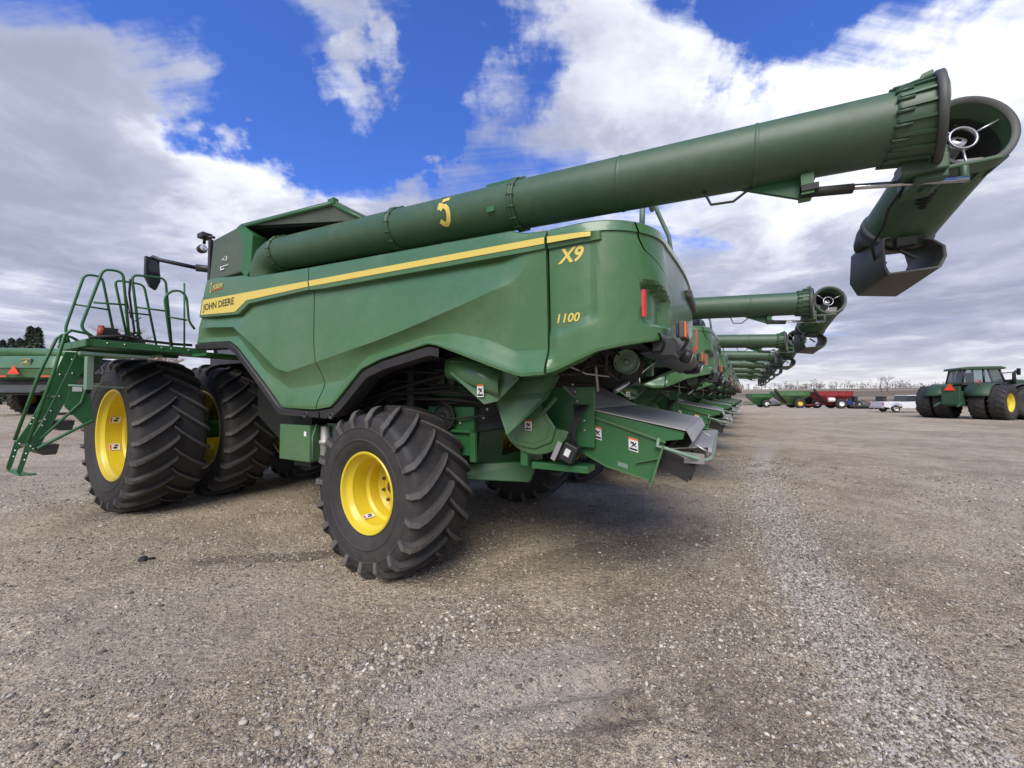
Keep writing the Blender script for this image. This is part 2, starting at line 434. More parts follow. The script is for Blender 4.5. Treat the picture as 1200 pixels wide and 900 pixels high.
def stripe(par, u0, u1, sl, sgn=1, tip=False):
    m = MB(); rows = []
    n = int((u1 - u0) / .04) + 2
    for i in range(n + 1):
        u = u0 + (u1 - u0) * i / n; r_ = []
        for tab, dz in ((TSB, .006), (TST, -.003)):
            z = lerp_tab(tab, u + (sl(u, 2.75) if sl else 0)) + dz; s = u + (sl(u, z) if sl else 0)
            p, nn = pathP(s)
            if u < -2.6: p = p + Vector((-(z - 2.35) * .28 * (-u - 2.6) / .87, 0, 0))
            pass
            q = p + nn * .0215; q.z = z; q.y *= sgn; r_.append(q)
        rows.append(r_)
    m.grid(rows, 0, False)
    return m.build('yellow_stripe', STRIPE, par)
def fit_text(txt, x0, x1, z0, zh, yf, name, m, par, shear=0., bold=0., slope=0.):
    """text lying on the side, reading from x0 (front) to x1 (rear)"""
    o = text_mesh(txt, 1., lambda a, b: Vector((a, b, 0)), name, m, par, shear=shear, bold=bold)
    xs = [v.co.x for v in o.data.vertices]; ys = [v.co.y for v in o.data.vertices]
    ax, bx, ay, by = min(xs), max(xs), min(ys), max(ys)
    for v in o.data.vertices:
        t = (v.co.x - ax) / (bx - ax); x = x0 + (x1 - x0) * t; z = z0 + zh * (v.co.y - ay) / (by - ay) + slope * t
        v.co = yf(x, z)
    return o
def wheel(par, x, y_out, z, Rr, W, rr, nl, dish=.30, yaw=0., side=1, labels=0, hubr=.16, bolts=True, name='wheel', lw=.06, lh=.055):
    wq = bpy.data.objects.new(name, None); C.objects.link(wq); wq.parent = par; wq.empty_display_size = .2
    cy = (y_out - W / 2)
    wq.location = (x, side * cy, z); wq.rotation_euler = (0, 0, yaw * side); wq.scale = (1, side, 1)
    hw = W / 2; R0 = Rr - lh; m = MB(); AX = (0, 1, 0)
    def rs(h): return R0 - .035 * abs(h / (hw * .93)) ** 2.2
    prof = [(rr - .02, hw * .80), (rr + .02, hw * .86), (rr + .05, hw * .93), (rr + (R0 - rr) * .3, hw * 1.0), (rr + (R0 - rr) * .5, hw * 1.02), (rr + (R0 - rr) * .68, hw * 1.0), (R0 - .075, hw * .965), (R0 - .045, hw * .93)]
    prof += [(rs(hw * t), hw * t) for t in (.8, .6, .4, .2)] + [(R0, 0)]
    prof = prof + [(r, -h) for r, h in prof[:-1][::-1]]
    m.lathe(prof, (0, 0, 0), AX, 72, 0)
    # raised rings on the sidewall
    for q in (.33, .62):
        r_ = rr + (R0 - rr) * q; m.lathe([(r_ - .012, hw * 1.0), (r_, hw * 1.02 + .006), (r_ + .012, hw * 1.0)], (0, 0, 0), AX, 72, 0)
    def P(r, a, h): return Vector((math.cos(a) * r, h, math.sin(a) * r))
    dl = .86 * hw / Rr; K = 7
    for sd in (1, -1):
        for i in range(nl):
            a0 = 2 * math.pi * (i + (0 if sd > 0 else .5)) / nl
            st = []
            for k in range(K):
                t = k / (K - 1); h = (-.03 + (hw * .95 + .03) * t) * sd
                # rear side of the wheel is a = 180 deg: the lug runs from the middle down to the shoulder
                a = a0 + dl * (t ** .85) + .0
                wd = lw * (.62 + .45 * t); top = lh * (1 if t < .95 else .97)
                da = wd / Rr; db = (wd + .035) / Rr; r = rs(h) if abs(h) < hw * .93 else R0 - .05
                st.append([P(r - .01, a - db / 2, h), P(r + top, a - da / 2, h), P(r + top, a + da / 2, h), P(r - .01, a + db / 2, h)])
            # end of the lug runs down over the shoulder
            for (rr_, hh, tp) in ((R0 - .06, hw * 1.0, .03), (R0 - .14, hw * .995, .012)):
                a = a0 + dl * 1.03; wd = lw * 1.05; da = wd / Rr; db = (wd + .03) / Rr
                st.append([P(rr_ - .02, a - db / 2, (hh - .02) * sd), P(rr_, a - da / 2, (hh + tp) * sd), P(rr_, a + da / 2, (hh + tp) * sd), P(rr_ - .02, a + db / 2, (hh - .02) * sd)])
            vs = [p for s_ in st for p in s_]; n = len(st); fs = []
            for k in range(n - 1):
                for j in range(3): fs.append((k * 4 + j, k * 4 + j + 1, (k + 1) * 4 + j + 1, (k + 1) * 4 + j))
            fs += [(0, 1, 2, 3), ((n - 1) * 4 + 3, (n - 1) * 4 + 2, (n - 1) * 4 + 1, (n - 1) * 4)]
            m.add(vs, fs, 0)
            for i_ in range(len(m.m) - len(fs), len(m.m)):
                if (i_ - (len(m.m) - len(fs))) % 3 == 1 and i_ < len(m.m) - 2: m.m[i_] = 1
    ty = m.build('tyre', [RUB, RUBT], wq, bevel=0)
    bv = ty.modifiers.new('bevel', 'BEVEL'); bv.width = .006; bv.segments = 1; bv.limit_method = 'ANGLE'; bv.angle_limit = R(48)
    f = hw * .86; m = MB()
    pr = [(rr - .03, f - .05), (rr + .005, f - .012), (rr + .012, f + .004), (rr + .004, f + .012), (rr - .012, f + .006), (rr - .02, f - .02), (rr - .03, f - .05), (rr - .055, f - .075), (rr - .06, f - dish * .62), (rr - .085, f - dish * .68), (rr - .09, f - dish * .95), (rr - .11, f - dish), (hubr + .07, f - dish - .02), (hubr + .05, f - dish + .01), (hubr, f - dish + .02), (hubr * .55, f - dish + .025), (0.001, f - dish + .02)]
    m.lathe(pr, (0, 0, 0), AX, 64, 0)
    m.lathe([(rr - .03, -f + .0), (rr + .01, -f), (rr - .02, -f + .05), (rr - .05, -f + .3), (rr - .09, f - dish)], (0, 0, 0), AX, 48, 0)
    m.build('rim', YEL, wq, sharp=R(35))
    if bolts:
        m = MB(); nb = 10
        for i in range(nb):
            a = 2 * math.pi * (i + .5) / nb; r_ = hubr + .028
            m.lathe([(.017, -.02), (.017, .035), (.009, .045), (0.0005, .045)], (math.cos(a) * r_, f - dish, math.sin(a) * r_), AX, 6, 0, smooth=False)
        m.lathe([(hubr * .5, 0), (hubr * .5, .06), (hubr * .4, .075), (.0005, .075)], (0, f - dish, 0), AX, 16, 0)
        m.build('wheel_bolts', BRONZE, wq)
    if labels:
        for k, aa in enumerate(([R(20), R(-22)] if labels == 2 else [R(-62)])):
            m = MB(); r_ = rr - .064
            for (mi, h0, h1, a0_, a1_, off) in ((0, f - dish * .55, f - dish * .55 + .12, -.09, .09, .0), (1, f - dish * .55 + .095, f - dish * .55 + .112, -.075, .075, .002), (2, f - dish * .55 + .03, f - dish * .55 + .075, -.05, .0, .002), (2, f - dish * .55 + .02, f - dish * .55 + .06, .02, .06, .002)):
                rows = []
                for j in range(7):
                    a = aa + a0_ + (a1_ - a0_) * j / 6
                    rows.append([P(r_ - off - .002, a, h0), P(r_ - off - .002, a, h1)])
                m.grid(rows, mi, False)
            m.build('rim_label', [WHITE, REDO, BLACKV], wq)
    return wq
def decal(par, c, ux, uz, wd, ht, n, kind=0):
    """warning sticker: white plate, orange head band, black pictogram"""
    c = Vector(c); ux = Vector(ux).normalized(); uz = Vector(uz).normalized(); n = Vector(n).normalized(); m = MB()
    def q(a, b, c_, d, off, mi): m.add([c + ux * x * wd + uz * z * ht + n * off for x, z in ((a, b), (c_, b), (c_, d), (a, d))], [(0, 1, 2, 3)], mi)
    q(-.5, -.5, .5, .5, .003, 0); q(-.5, .36, .5, .5, .0042, 1)
    def line(pts, t):
        for (a, b), (c_, d) in zip(pts, pts[1:]):
            dx, dz = (c_ - a) * wd, (d - b) * ht; l = math.hypot(dx, dz); nx, nz = -dz / l * t / wd, dx / l * t / ht
            m.add([c + ux * (x) * wd + uz * (z) * ht + n * .0045 for x, z in ((a - nx, b - nz), (c_ - nx, d - nz), (c_ + nx, d + nz), (a + nx, b + nz))], [(0, 1, 2, 3)], 2)
    k = .0042 if wd > .05 else .003
    line([(-.3, .05), (0, .18), (.05, -.05), (.3, .2)], k); line([(-.2, -.2), (.0, -.02), (.32, -.12)], k); line([(.02, .0), (-.28, .22)], k * .7)
    if kind: line([(-.42, -.34), (.42, -.34)], k * 1.8)
    return m.build('warning_sticker', [WHITE, ORNG, BLACKV], par)

def make_combine():
    root = empty('combine_harvester', 'x', 'combine harvester')
    # ---- hood and side panels
    panel('side_panel', -3.47, -1.088, sl_front, root)
    panel('side_panel', -1.072, 1.632, sl_front, root)
    panel('rear_quarter_panel', 1.65, 2.25, sl_door, root, step=.014)
    panel('side_panel', -3.47, 1.632, None, root, flip=True, step=.08)
    panel('rear_quarter_panel', 1.65, 2.25, sl_door, root, flip=True)
    door(root)
    stripe(root, -3.43, -1.09, sl_front); stripe(root, -1.07, 1.63, sl_front); stripe(root, 1.652, 1.955, None, tip=True)
    # dark step under the stripe is geometry of the panel; lettering next
    yf = lambda o: (lambda x, z: Vector((x, 1.65 + o, z)))
    def yq(x, z):
        a_, n_ = pathP(-x); q_ = a_ + n_ * (extra_off(-x, z) + .0035 + .012 * max(0, 1 - (z - 2.74) / -.12) * (z > 2.62)); q_.z = z; return q_
    fit_text('JOHN DEERE', 3.27, 2.50, 2.715, .115, yf(.024), 'lettering', BLACKV, root, bold=.012)
    fit_text('X9', -1.715, -1.905, 2.532, .105, yq, 'lettering', STRIPE, root, shear=.25, bold=.03)
    fit_text('1100', -1.71, -1.875, 2.125, .062, yq, 'lettering', STRIPE, root, shear=.2, bold=.02)
    fit_text('Z', 3.13, 3.07, 2.97, .12, yf(.013), 'lettering', STRIPE, root, shear=.4)
    fit_text('FUSION', 3.05, 2.80, 3.00, .055, yf(.013), 'lettering', STRIPE, root, shear=.3, bold=.02)
    m = MB(); m.box((2.82, 1.660, 2.982), (3.10, 1.664, 2.990)); m.build('lettering_underline', ORNG, root)
    # ---- black wheel arch trims, both sides
    for sg in (1, -1):
        for (u0, u1, wdt) in ((-3.47, -.835, .072), (-.822, .70, .082)):
            m = MB(); n = int((u1 - u0) / .045); rows = []
            pl = []
            for i in range(n + 1):
                u = u0 + (u1 - u0) * i / n; pl.append(Vector((-u, 0, lerp_tab(TB, u) - .008)))
            for i, p in enumerate(pl):
                # inward normal of the edge averaged over neighbours
                t = (pl[min(i + 3, n)] - pl[max(i - 3, 0)]).normalized(); nn = Vector((t.z, 0, -t.x));
                if nn.z > 0: nn = -nn
                q = p + nn * wdt * (1 if -1.55 < -p.x < -.5 or True else 1)
                o = 1.66
                rows.append([Vector((p.x, sg * 1.50, p.z)), Vector((p.x, sg * (o - .004), p.z)), Vector((p.x + nn.x * .012, sg * (o + .012), p.z + nn.z * .012)), Vector((q.x, sg * (o + .006), q.z)), Vector((q.x + nn.x * .01, sg * (o - .02), q.z + nn.z * .01)), Vector((q.x, sg * 1.50, q.z))])
            m.grid(rows, 0, True, closed=True); m.build('wheel_arch_trim', BLACKP, root, sharp=R(30))
    for x in (1.05, .64):
        m = MB(); m.lathe([(.035, -.01), (.035, .012), (.025, .014), (.02, -.005), (.0005, -.005)], (x, 1.668, 1.43), (0, 1, 0), 14); m.build('trim_plug', BLACKP, root)
    # ---- inner body
    m = MB(); poly = [(3.2, 1.35), (3.25, 2.35), (3.1, 2.9), (-2.15, 2.72), (-2.2, 2.2), (-1.35, 1.9), (-1.0, 1.35), (0.6, 1.05), (2.6, 1.0)]
    m.prism([(x, -1.0, z) for x, z in poly], (0, 2.0, 0)); m.build('inner_body', DARKM, root)
    m = MB()
    xs = [3.2, 2.42, 1.08, 0, -1.34, -1.6, -2.2]
    m.prism([(x, -1.52, lerp_tab(TT, -x) - .03) for x in xs] + [(-2.2, -1.52, 2.70), (3.1, -1.52, 2.8)], (0, 3.04, 0)); m.build('hood_top', DRYGREEN, root)
    # arch interior: plates, hoses, bolted panels
    m = MB(); m.box((-.05, 1.0, 1.05), (-.62, 1.06, 1.52)); m.box((-.02, 1.06, 1.27), (-.66, 1.10, 1.30)); m.box((-.60, 1.06, 1.0), (-.66, 1.10, 1.30))
    m.box((-.1, 1.0, 1.62), (-.9, 1.03, 1.9)); m.box((.75, 1.0, 1.15), (.1, 1.05, 1.8)); m.build('bolted_side_plate', GREEND, root, bevel=.006)
    m = MB()
    for (x, z) in [(-.2 - .09 * (i % 4), 1.12 + .22 * (i // 4) + .02 * (i % 2)) for i in range(8)] + [(-.78, 1.5), (-.74, 1.42), (-.2, 1.75), (-.7, 1.8), (.3, 1.6), (.6, 1.3)]:
        m.lathe([(.014, 0), (.014, .018), (.0005, .022)], (x, 1.065, z), (0, 1, 0), 6, smooth=False)
    m.build('bolt_heads', SILV, root)
    m = MB()
    for i in range(9):
        z = 1.5 + .05 * i; y = 1.12 + .03 * (i % 3)
        m.tube([(.9, y, z - .2), (.3 - .1 * (i % 2), y + .05, z + .05 * math.sin(i)), (-.4, y, z - .1 * math.cos(i * 2)), (-1.1, y - .05, z - .02)], .012 + .004 * (i % 3), 6)
    m.tube([(1.9, 1.2, 1.9), (1.2, 1.3, 1.6), (.9, 1.25, 1.2), (.6, 1.2, 1.0)], .02, 8)
    m.build('hoses', RUBB, root)
    m = MB(); m.prism([(.7, 1.08, 1.85), (.62, 1.08, 1.2), (.56, 1.08, 1.2), (.6, 1.08, 1.9)], (0, .08, 0)); m.box((.1, 1.05, 1.1), (.02, 1.2, 1.95)); m.build('arch_braces', BLACKP, root)
    # inner fender behind front duals
    m = MB(); m.prism([(3.3, .2, 2.3), (2.5, .2, 2.25), (1.8, .2, 1.6), (1.2, .2, 1.0), (1.2, .2, 2.6), (3.3, .2, 2.6)], (0, 1.3, 0)); m.build('front_inner_fender', DARKM, root)
    # ---- tool box and filter below the skirt
    m = MB(); m.box((1.08, 1.2, .93), (1.62, 1.6, 1.315)); m.build('tool_box', GREEN, root, bevel=.012)
    m = MB(); m.box((1.2, 1.25, .86), (1.5, 1.5, .93)); m.box((1.62, 1.25, 1.05), (1.7, 1.5, 1.3)); m.build('tool_box_bracket', DARKM, root)
    m = MB(); m.add([(1.17, 1.604, 1.20), (1.13, 1.604, 1.20), (1.13, 1.604, 1.25), (1.17, 1.604, 1.25)], [(0, 1, 2, 3)]); m.build('small_sticker', WHITE, root)
    m = MB(); m.lathe([(.0005, .92), (.04, .92), (.048, .94), (.048, 1.08), (.052, 1.085), (.052, 1.12), (.062, 1.125), (.062, 1.155), (.048, 1.16), (.045, 1.30), (.0005, 1.31)], (.99, 1.48, 0), (0, 0, 1), 18); m.build('fuel_filter', STEEL, root)
    m = MB(); m.box((.9, 1.38, .9), (1.05, 1.42, 1.33)); m.tube([(1.04, 1.55, 1.33), (1.06, 1.58, 1.2), (1.055, 1.58, .95)], .006, 6); m.build('filter_bracket', GALV, root)
    # ---- rear underside covers
    m = MB(); rows = []
    for i in range(9):
        t = i / 8; a = R(80 - 110 * t); r_ = .16
        p0 = Vector((-.62, 1.36 + math.cos(a) * r_ * .9, 1.86 + math.sin(a) * r_)); p1 = Vector((-1.16, 1.36 + math.cos(a) * r_ * 1.0, 1.70 + math.sin(a) * r_ * 1.05))
        rows.append([p0, p0.lerp(p1, .5), p1])
    m.grid(rows); o = m.build('curved_belt_shield', GREEN, root); sm = o.modifiers.new('s', 'SOLIDIFY'); sm.thickness = .006
    m = MB(); m.prism([(-.66, 1.49, 1.93), (-.69, 1.51, 1.81), (-1.02, 1.50, 1.555), (-1.13, 1.47, 1.58), (-1.30, 1.42, 1.76), (-1.26, 1.44, 1.84)], (0, -.012, 0)); m.build('curved_belt_shield', GREEN, root, bevel=.004)
    decal(root, (-.995, 1.512, 1.665), (-1, 0, 0), (.05, 0, 1), .062, .10, (0, 1, 0), 1)
    m = MB(); m.prism([(-1.0, 1.28, 1.72), (-1.02, 1.32, 1.58), (-1.14, 1.34, 1.30), (-1.47, 1.28, 1.60), (-1.56, 1.22, 1.78), (-1.45, 1.2, 1.85)], (0, -.012, 0)); m.build('sloped_side_shield', GREEN, root)
    def disc(poly, y, d, b, mt, nm, name=None):
        m = MB(); m.prism([(x, y, z) for x, z in poly], (0, d, 0)); return m.build(nm, mt, root, bevel=b)
    cx, cz = -1.30, 1.38
    big = [(cx + .31 * math.cos(R(a)), cz + .255 * math.sin(R(a))) for a in range(-170, 60, 15)] + [(-1.22, 1.68), (-1.02, 1.42)]
    disc(big, 1.02, .12, .035, GREEN, 'chopper_drive_cover')
    ins = [(-1.10, 1.20), (-1.30, 1.175), (-1.46, 1.24), (-1.50, 1.36), (-1.30, 1.64), (-1.25, 1.60), (-1.05, 1.34)]
    disc(ins, 1.14, .022, .016, GREEN, 'chopper_drive_cover_boss')
    dn = [(-1.13, 1.25), (-1.30, 1.22), (-1.42, 1.27), (-1.44, 1.36), (-1.29, 1.55), (-1.10, 1.36)]
    disc(dn, 1.162, .006, .004, GREEN, 'chopper_drive_cover_boss')
    decal(root, (-1.255, 1.17, 1.375), (-1, 0, 0), (0, 0, 1), .066, .085, (0, 1, 0), 1)
    m = MB(); m.prism([(-1.16, 1.15, 1.26), (-1.5, 1.15, 1.62), (-1.52, 1.15, 1.60), (-1.18, 1.15, 1.235)], (0, .02, 0)); m.build('cover_rib', GREEN, root)
    # black actuator with its plate, hoses round it
    M = Matrix.Rotation(R(-25), 3, 'Y')
    m = MB(); m.box((-1.55, 1.08, 1.09), (-1.67, 1.18, 1.24), rot=M); m.build('actuator_box', BLACKP, root, bevel=.01)
    m = MB(); m.box((-1.50, 1.185, 1.10), (-1.54, 1.20, 1.26), rot=M); m.build('actuator_plate', SILV, root)
    m = MB(); m.box((-1.585, 1.184, 1.14), (-1.63, 1.187, 1.20), rot=M); m.build('small_sticker', WHITE, root)
    m = MB(); m.box((-1.25, .9, 1.0), (-1.75, 1.1, 1.055)); m.box((-1.62, .98, 1.2), (-1.78, 1.02, 1.7)); m.box((-1.15, .8, 1.02), (-1.22, 1.12, 1.2)); m.build('chopper_mount', GREEND, root, bevel=.006)
    m = MB()
    for i in range(7):
        a = i * .9; m.tube([(-1.62 - .02 * i, 1.05, 1.55), (-1.66 - .03 * math.sin(a), 1.12, 1.42), (-1.60 - .05 * math.cos(a), 1.13, 1.30), (-1.68 + .05 * math.sin(a), 1.08, 1.12)], .008, 6)
    for i in range(5):
        m.tube([(-1.45, 1.2, 1.83 - .01 * i), (-1.62 - .02 * i, 1.15, 1.80), (-1.8, 1.0, 1.9 + .02 * i), (-1.95, .7 + .1 * i, 1.97)], .014, 6)
    m.tube([(-1.95, 1.25, 2.0), (-1.9, 1.1, 1.82), (-1.95, .9, 1.75), (-2.05, .8, 1.95)], .012, 6)
    m.build('hoses', RUBB, root)
    m = MB(); 
    for (x, z) in [(-1.62, 1.66), (-1.64, 1.58), (-1.66, 1.5), (-1.7, 1.42), (-1.7, 1.34), (-1.6, 1.72)]: m.lathe([(.009, 0), (.009, .012), (.0005, .014)], (x, 1.022, z), (0, 1, 0), 6, smooth=False)
    m.build('bolt_heads', SILV, root)
    # dark works under the hood at the back
    m = MB(); m.box((-1.4, -1.0, 1.75), (-1.75, .95, 2.2)); m.lathe([(.0005, 0), (.2, 0), (.22, .03), (.22, .08), (.0005, .1)], (-1.9, .75, 1.9), (-.3, 1, 0), 22)
    m.box((-1.7, -1.3, 2.0), (-2.2, 1.3, 2.06)); m.build('straw_hood_frame', DARKM, root)
    for (x, y, z, r_) in ((-1.55, 1.05, 1.98, .09), (-1.25, 1.1, 1.95, .07), (-.3, 1.1, 1.42, .12), (.35, 1.12, 1.66, .14), (-2.02, .9, 1.90, .10)):
        m = MB(); m.lathe([(.02, .02), (.03, .035), (r_ * .5, .03), (r_ * .9, .012), (r_, .03), (r_, .04), (r_ * .92, .02), (r_ * .92, .0), (r_, -.02), (r_ * .9, -.03)], (x, y, z), (-.05, 1, 0), 24); m.lathe([(.0005, .05), (.02, .05), (.025, .03)], (x, y, z), (-.05, 1, 0), 10); m.build('belt_pulley', DARKM if r_ > .1 else GALV, root)
    m = MB(); ring = []
    for k in range(24):
        a = 2 * math.pi * k / 24; ring.append(Vector((.03 + (.36 if math.cos(a) > 0 else -.33) + math.cos(a) * .13, 1.125, 1.54 + (.12 if math.cos(a) > 0 else -.12) + math.sin(a) * .13)))
    m.tube(ring + [ring[0]], .012, 6, cap=False); m.build('drive_belt', RUBB, root)
    m = MB()
    for k in range(6): m.tube([(-1.7 - .05 * k, 1.25 - .05 * k, 2.02), (-1.78 - .04 * k, 1.15 - .1 * k, 1.88 - .02 * k), (-1.9 - .04 * k, .95 - .1 * k, 1.86 + .02 * (k % 3)), (-2.05, .8 - .1 * k, 2.0)], .007 + .003 * (k % 2), 6)
    m.build('wiring_loom', RUBB, root)
    m = MB(); m.tube([(-1.5, 1.2, 1.92), (-1.75, 1.12, 1.80), (-1.9, 1.0, 1.78)], .008, 6); m.build('steel_pipe', STEEL, root); m = MB(); m.tube([(-1.78, 1.0, 2.02), (-1.80, .98, 1.66)], .012, 6); m.build('steel_pipe', STEEL, root)
    m = MB(); m.box((-1.9, -.5, 1.95), (-2.15, .6, 2.0)); m.box((-2.1, .45, 1.8), (-2.16, .55, 2.0)); m.build('lamp_crossbar', GREEND, root, bevel=.01)
    for k in range(4): m = MB(); m.box((-.1 - .12 * k, 1.055, 1.68), (-.16 - .12 * k, 1.09, 1.78 + .03 * (k % 2))); m.build('junction_box', GREYP, root, bevel=.008)
    m = MB(); m.tube([(-2.25, .35, 2.02), (-1.98, .85, 1.70)], .012, 8); m.tube([(-2.0, .83, 1.73), (-1.93, .93, 1.66)], .022, 8); m.tube([(-1.95, .8, 1.7), (-1.96, .8, 2.0)], .010, 8); m.build('gas_strut', SILV, root)
    # ---- chopper / spreader
    m = MB(); pl = [(-1.72, 1.505), (-1.68, 1.14), (-1.86, 1.05), (-2.19, .965), (-2.215, .93), (-2.235, 1.0), (-2.30, 1.21), (-2.31, 1.28), (-2.44, 1.30), (-2.45, 1.355)]
    m.prism([(x, .95, z) for x, z in pl], (0, .02, 0)); m.prism([(x, -.95, z) for x, z in pl], (0, -.02, 0))
    m.prism([(-1.15, .95, 1.75), (-1.5, .95, 1.69), (-1.72, .95, 1.505), (-1.68, .95, 1.14), (-1.45, .95, 1.1), (-1.2, .95, 1.3)], (0, .015, 0))
    m.build('spreader_side_plate', GREEND, root, bevel=.003)
    m = MB(); m.prism([(-1.74, .972, 1.47), (-2.32, .972, 1.285), (-2.32, .972, 1.265), (-1.74, .972, 1.45)], (0, .02, 0)); m.prism([(-1.69, .972, 1.15), (-1.87, .972, 1.065), (-2.2, .972, .985), (-2.2, .972, .97), (-1.87, .972, 1.05), (-1.69, .972, 1.135)], (0, .025, 0))
    m.prism([(-2.20, .97, .93), (-2.30, .97, 1.25), (-2.315, .97, 1.25), (-2.215, .97, .93)], (0, .05, 0)); m.prism([(-2.1, .972, 1.10), (-2.27, .972, 1.145), (-2.27, .972, 1.155), (-2.1, .972, 1.107)], (0, .025, 0))
    m.build('spreader_rib', GREEN, root)
    m = MB(); m.prism([(-1.725, -.97, 1.51), (-1.725, .975, 1.51), (-2.46, .99, 1.365), (-2.46, -.97, 1.365)], (0, 0, .008))
    m.prism([(-2.462, .99, 1.373), (-2.462, -.97, 1.373), (-2.50, -.97, 1.285), (-2.50, .96, 1.285)], (-.006, 0, 0)); m.prism([(-2.506, .96, 1.288), (-2.506, -.97, 1.288), (-2.47, -.97, 1.235), (-2.47, .93, 1.235)], (-.006, 0, 0))
    m.build('deck_plate', STEEL, root)
    m = MB(); m.prism([(-1.49, .98, 1.70), (-1.72, .98, 1.513), (-1.72, -.97, 1.513), (-1.2, -.97, 1.77)], (0, 0, .008)); m.build('deck_plate', STEEL, root)
    m = MB(); m.prism([(-1.75, -.9, 1.2), (-1.75, .93, 1.2), (-2.28, .93, 1.05), (-2.28, -.9, 1.05)], (0, 0, .03)); m.box((-1.75, -.94, 1.1), (-1.8, .94, 1.48))
    m.prism([(-2.24, -.9, 1.02), (-2.24, .9, 1.02), (-2.30, .9, 1.22), (-2.30, -.9, 1.22)], (.02, 0, 0)); m.build('spreader_floor', DARKM, root)
    m = MB()
    for k in range(7):
        y = -.8 + .27 * k; m.prism([(-2.3, y, 1.2), (-2.58, y + .05 * (k - 3), 1.2), (-2.58, y + .05 * (k - 3), 1.13), (-2.3, y, 1.1)], (0, .006, 0))
    m.prism([(-2.34, -.9, 1.215), (-2.34, .9, 1.215), (-2.60, .75, 1.225), (-2.60, -.9, 1.225)], (0, 0, .005)); m.build('spreader_vane', STEEL, root)
    m = MB(); m.prism([(-2.47, .86, 1.18), (-2.47, -.85, 1.18), (-2.47, -.85, .98), (-2.47, .86, .98)], (-.012, 0, 0)); m.prism([(-2.27, .9, 1.22), (-2.52, .9, 1.12), (-2.46, .9, .97), (-2.26, .9, 1.07)], (0, -.012, 0)); m.build('rubber_curtain', RUBB, root)
    m = MB(); m.tube([(-2.27, .98, 1.30), (-2.26, 1.0, 1.24), (-2.30, 1.0, 1.235), (-2.57, .94, 1.15), (-2.61, .9, 1.155), (-2.63, .6, 1.18), (-2.63, -.95, 1.215), (-2.3, -1.0, 1.27)], .014, 10)
    m.build('guard_rail', GALV, root)
    m = MB(); m.tube([(-2.61, .8, 1.19), (-2.5, .8, 1.25)], .008, 8); m.tube([(-2.63, -.2, 1.20), (-2.5, -.2, 1.27)], .008, 8); m.box((-2.60, -.93, 1.20), (-2.625, .85, 1.235)); m.build('guard_rail_bracket', STEEL, root)
    decal(root, (-1.79, .972, 1.32), (-1, 0, -.25), (.02, 0, 1), .075, .105, (0, 1, 0), 1)
    decal(root, (-2.08, .972, 1.24), (-1, 0, -.25), (.02, 0, 1), .075, .105, (0, 1, 0), 1)
    m = MB(); m.add([(-1.955, .9725, 1.10), (-2.035, .9725, 1.08), (-2.035, .9725, 1.045), (-1.955, .9725, 1.065)], [(0, 1, 2, 3)]); m.build('serial_plate', GALV, root)
    # ---- tail lamps and marker bracket
    m = MB(); pts = []
    rows = []
    for i in range(12):
        t = i / 11; y = 1.35 - 2.7 * t; b = 1 - abs(2 * t - 1) ** 3
        rows.append([Vector((-2.22, y, 2.04)), Vector((-2.34 - .09 * b, y, 2.05)), Vector((-2.36 - .12 * b, y, 1.98)), Vector((-2.34 - .10 * b, y, 1.93)), Vector((-2.2, y, 1.92))])
    m.grid(rows, 0, True); m.build('rear_bumper', BLACKP, root)
    for sg in (1, -1):
        m = MB(); m.box((-2.28, sg * 1.30, 2.02), (-2.42, sg * .96, 1.9)); m.tube([(-2.3, sg * 1.15, 1.93), (-2.44, sg * 1.05, 1.94), (-2.49, sg * 1.06, 2.02), (-2.47, sg * 1.08, 2.1)], .014, 8); m.build('lamp_bracket', BLACKP, root, bevel=.02)
        m = MB(); m.box((-2.44, sg * 1.19, 2.03), (-2.475, sg * 1.0, 2.15)); m.build('marker_lamp_housing', GREYP, root, bevel=.008)
        m = MB(); m.box((-2.42, sg * 1.17, 2.045), (-2.44, sg * 1.08, 2.14)); m.build('marker_lamp_lens', BLACKP, root, bevel=.004)
        m = MB(); m.box((-2.475, sg * 1.18, 2.035), (-2.487, sg * 1.01, 2.145)); m.build('marker_lamp_lens', ORNG, root, bevel=.004)
        m = MB(); m.lathe([(.0005, 0), (.045, .0), (.058, .02), (.055, .07), (.03, .1), (.0005, .1)], (-2.49, sg * .72, 1.93), (.9, sg * .1, .3), 20); m.build('work_lamp', BLACKP, root)
        m = MB(); m.lathe([(.0005, -.005), (.04, -.003), (.046, .004)], (-2.49, sg * .72, 1.93), (.9, sg * .1, .3), 20); m.build('work_lamp_lens', GLASS, root)
        m = MB(); rows = []
        for i in range(5):
            z = 2.15 + .045 * i
            rw = []
            for ds in (0, .012, .03, .04):
                p, nn = pathP(2.288 + ds + .01); q = p + nn * (.018 if ds in (.012,) else .004); q.z = z; q.y *= sg; rw.append(q)
            rows.append(rw)
        m.grid(rows); m.build('red_reflector', REDR, root)
        m = MB()
        m.box((-2.425, sg * .05 - .05, 2.16), (-2.436, sg * .05 + .05, 2.42)) if sg > 0 else m.box((-2.425, -1.0, 2.16), (-2.436, -.9, 2.42))
        m.box((-2.425, sg * .55 - .06, 2.09), (-2.436, sg * .55 + .06, 2.16)); m.build('red_reflector', REDO, root)
    m = MB(); m.box((-2.42, -.4, 2.50), (-2.47, .35, 2.58)); m.build('rear_door_handle', GREYP, root, bevel=.015)
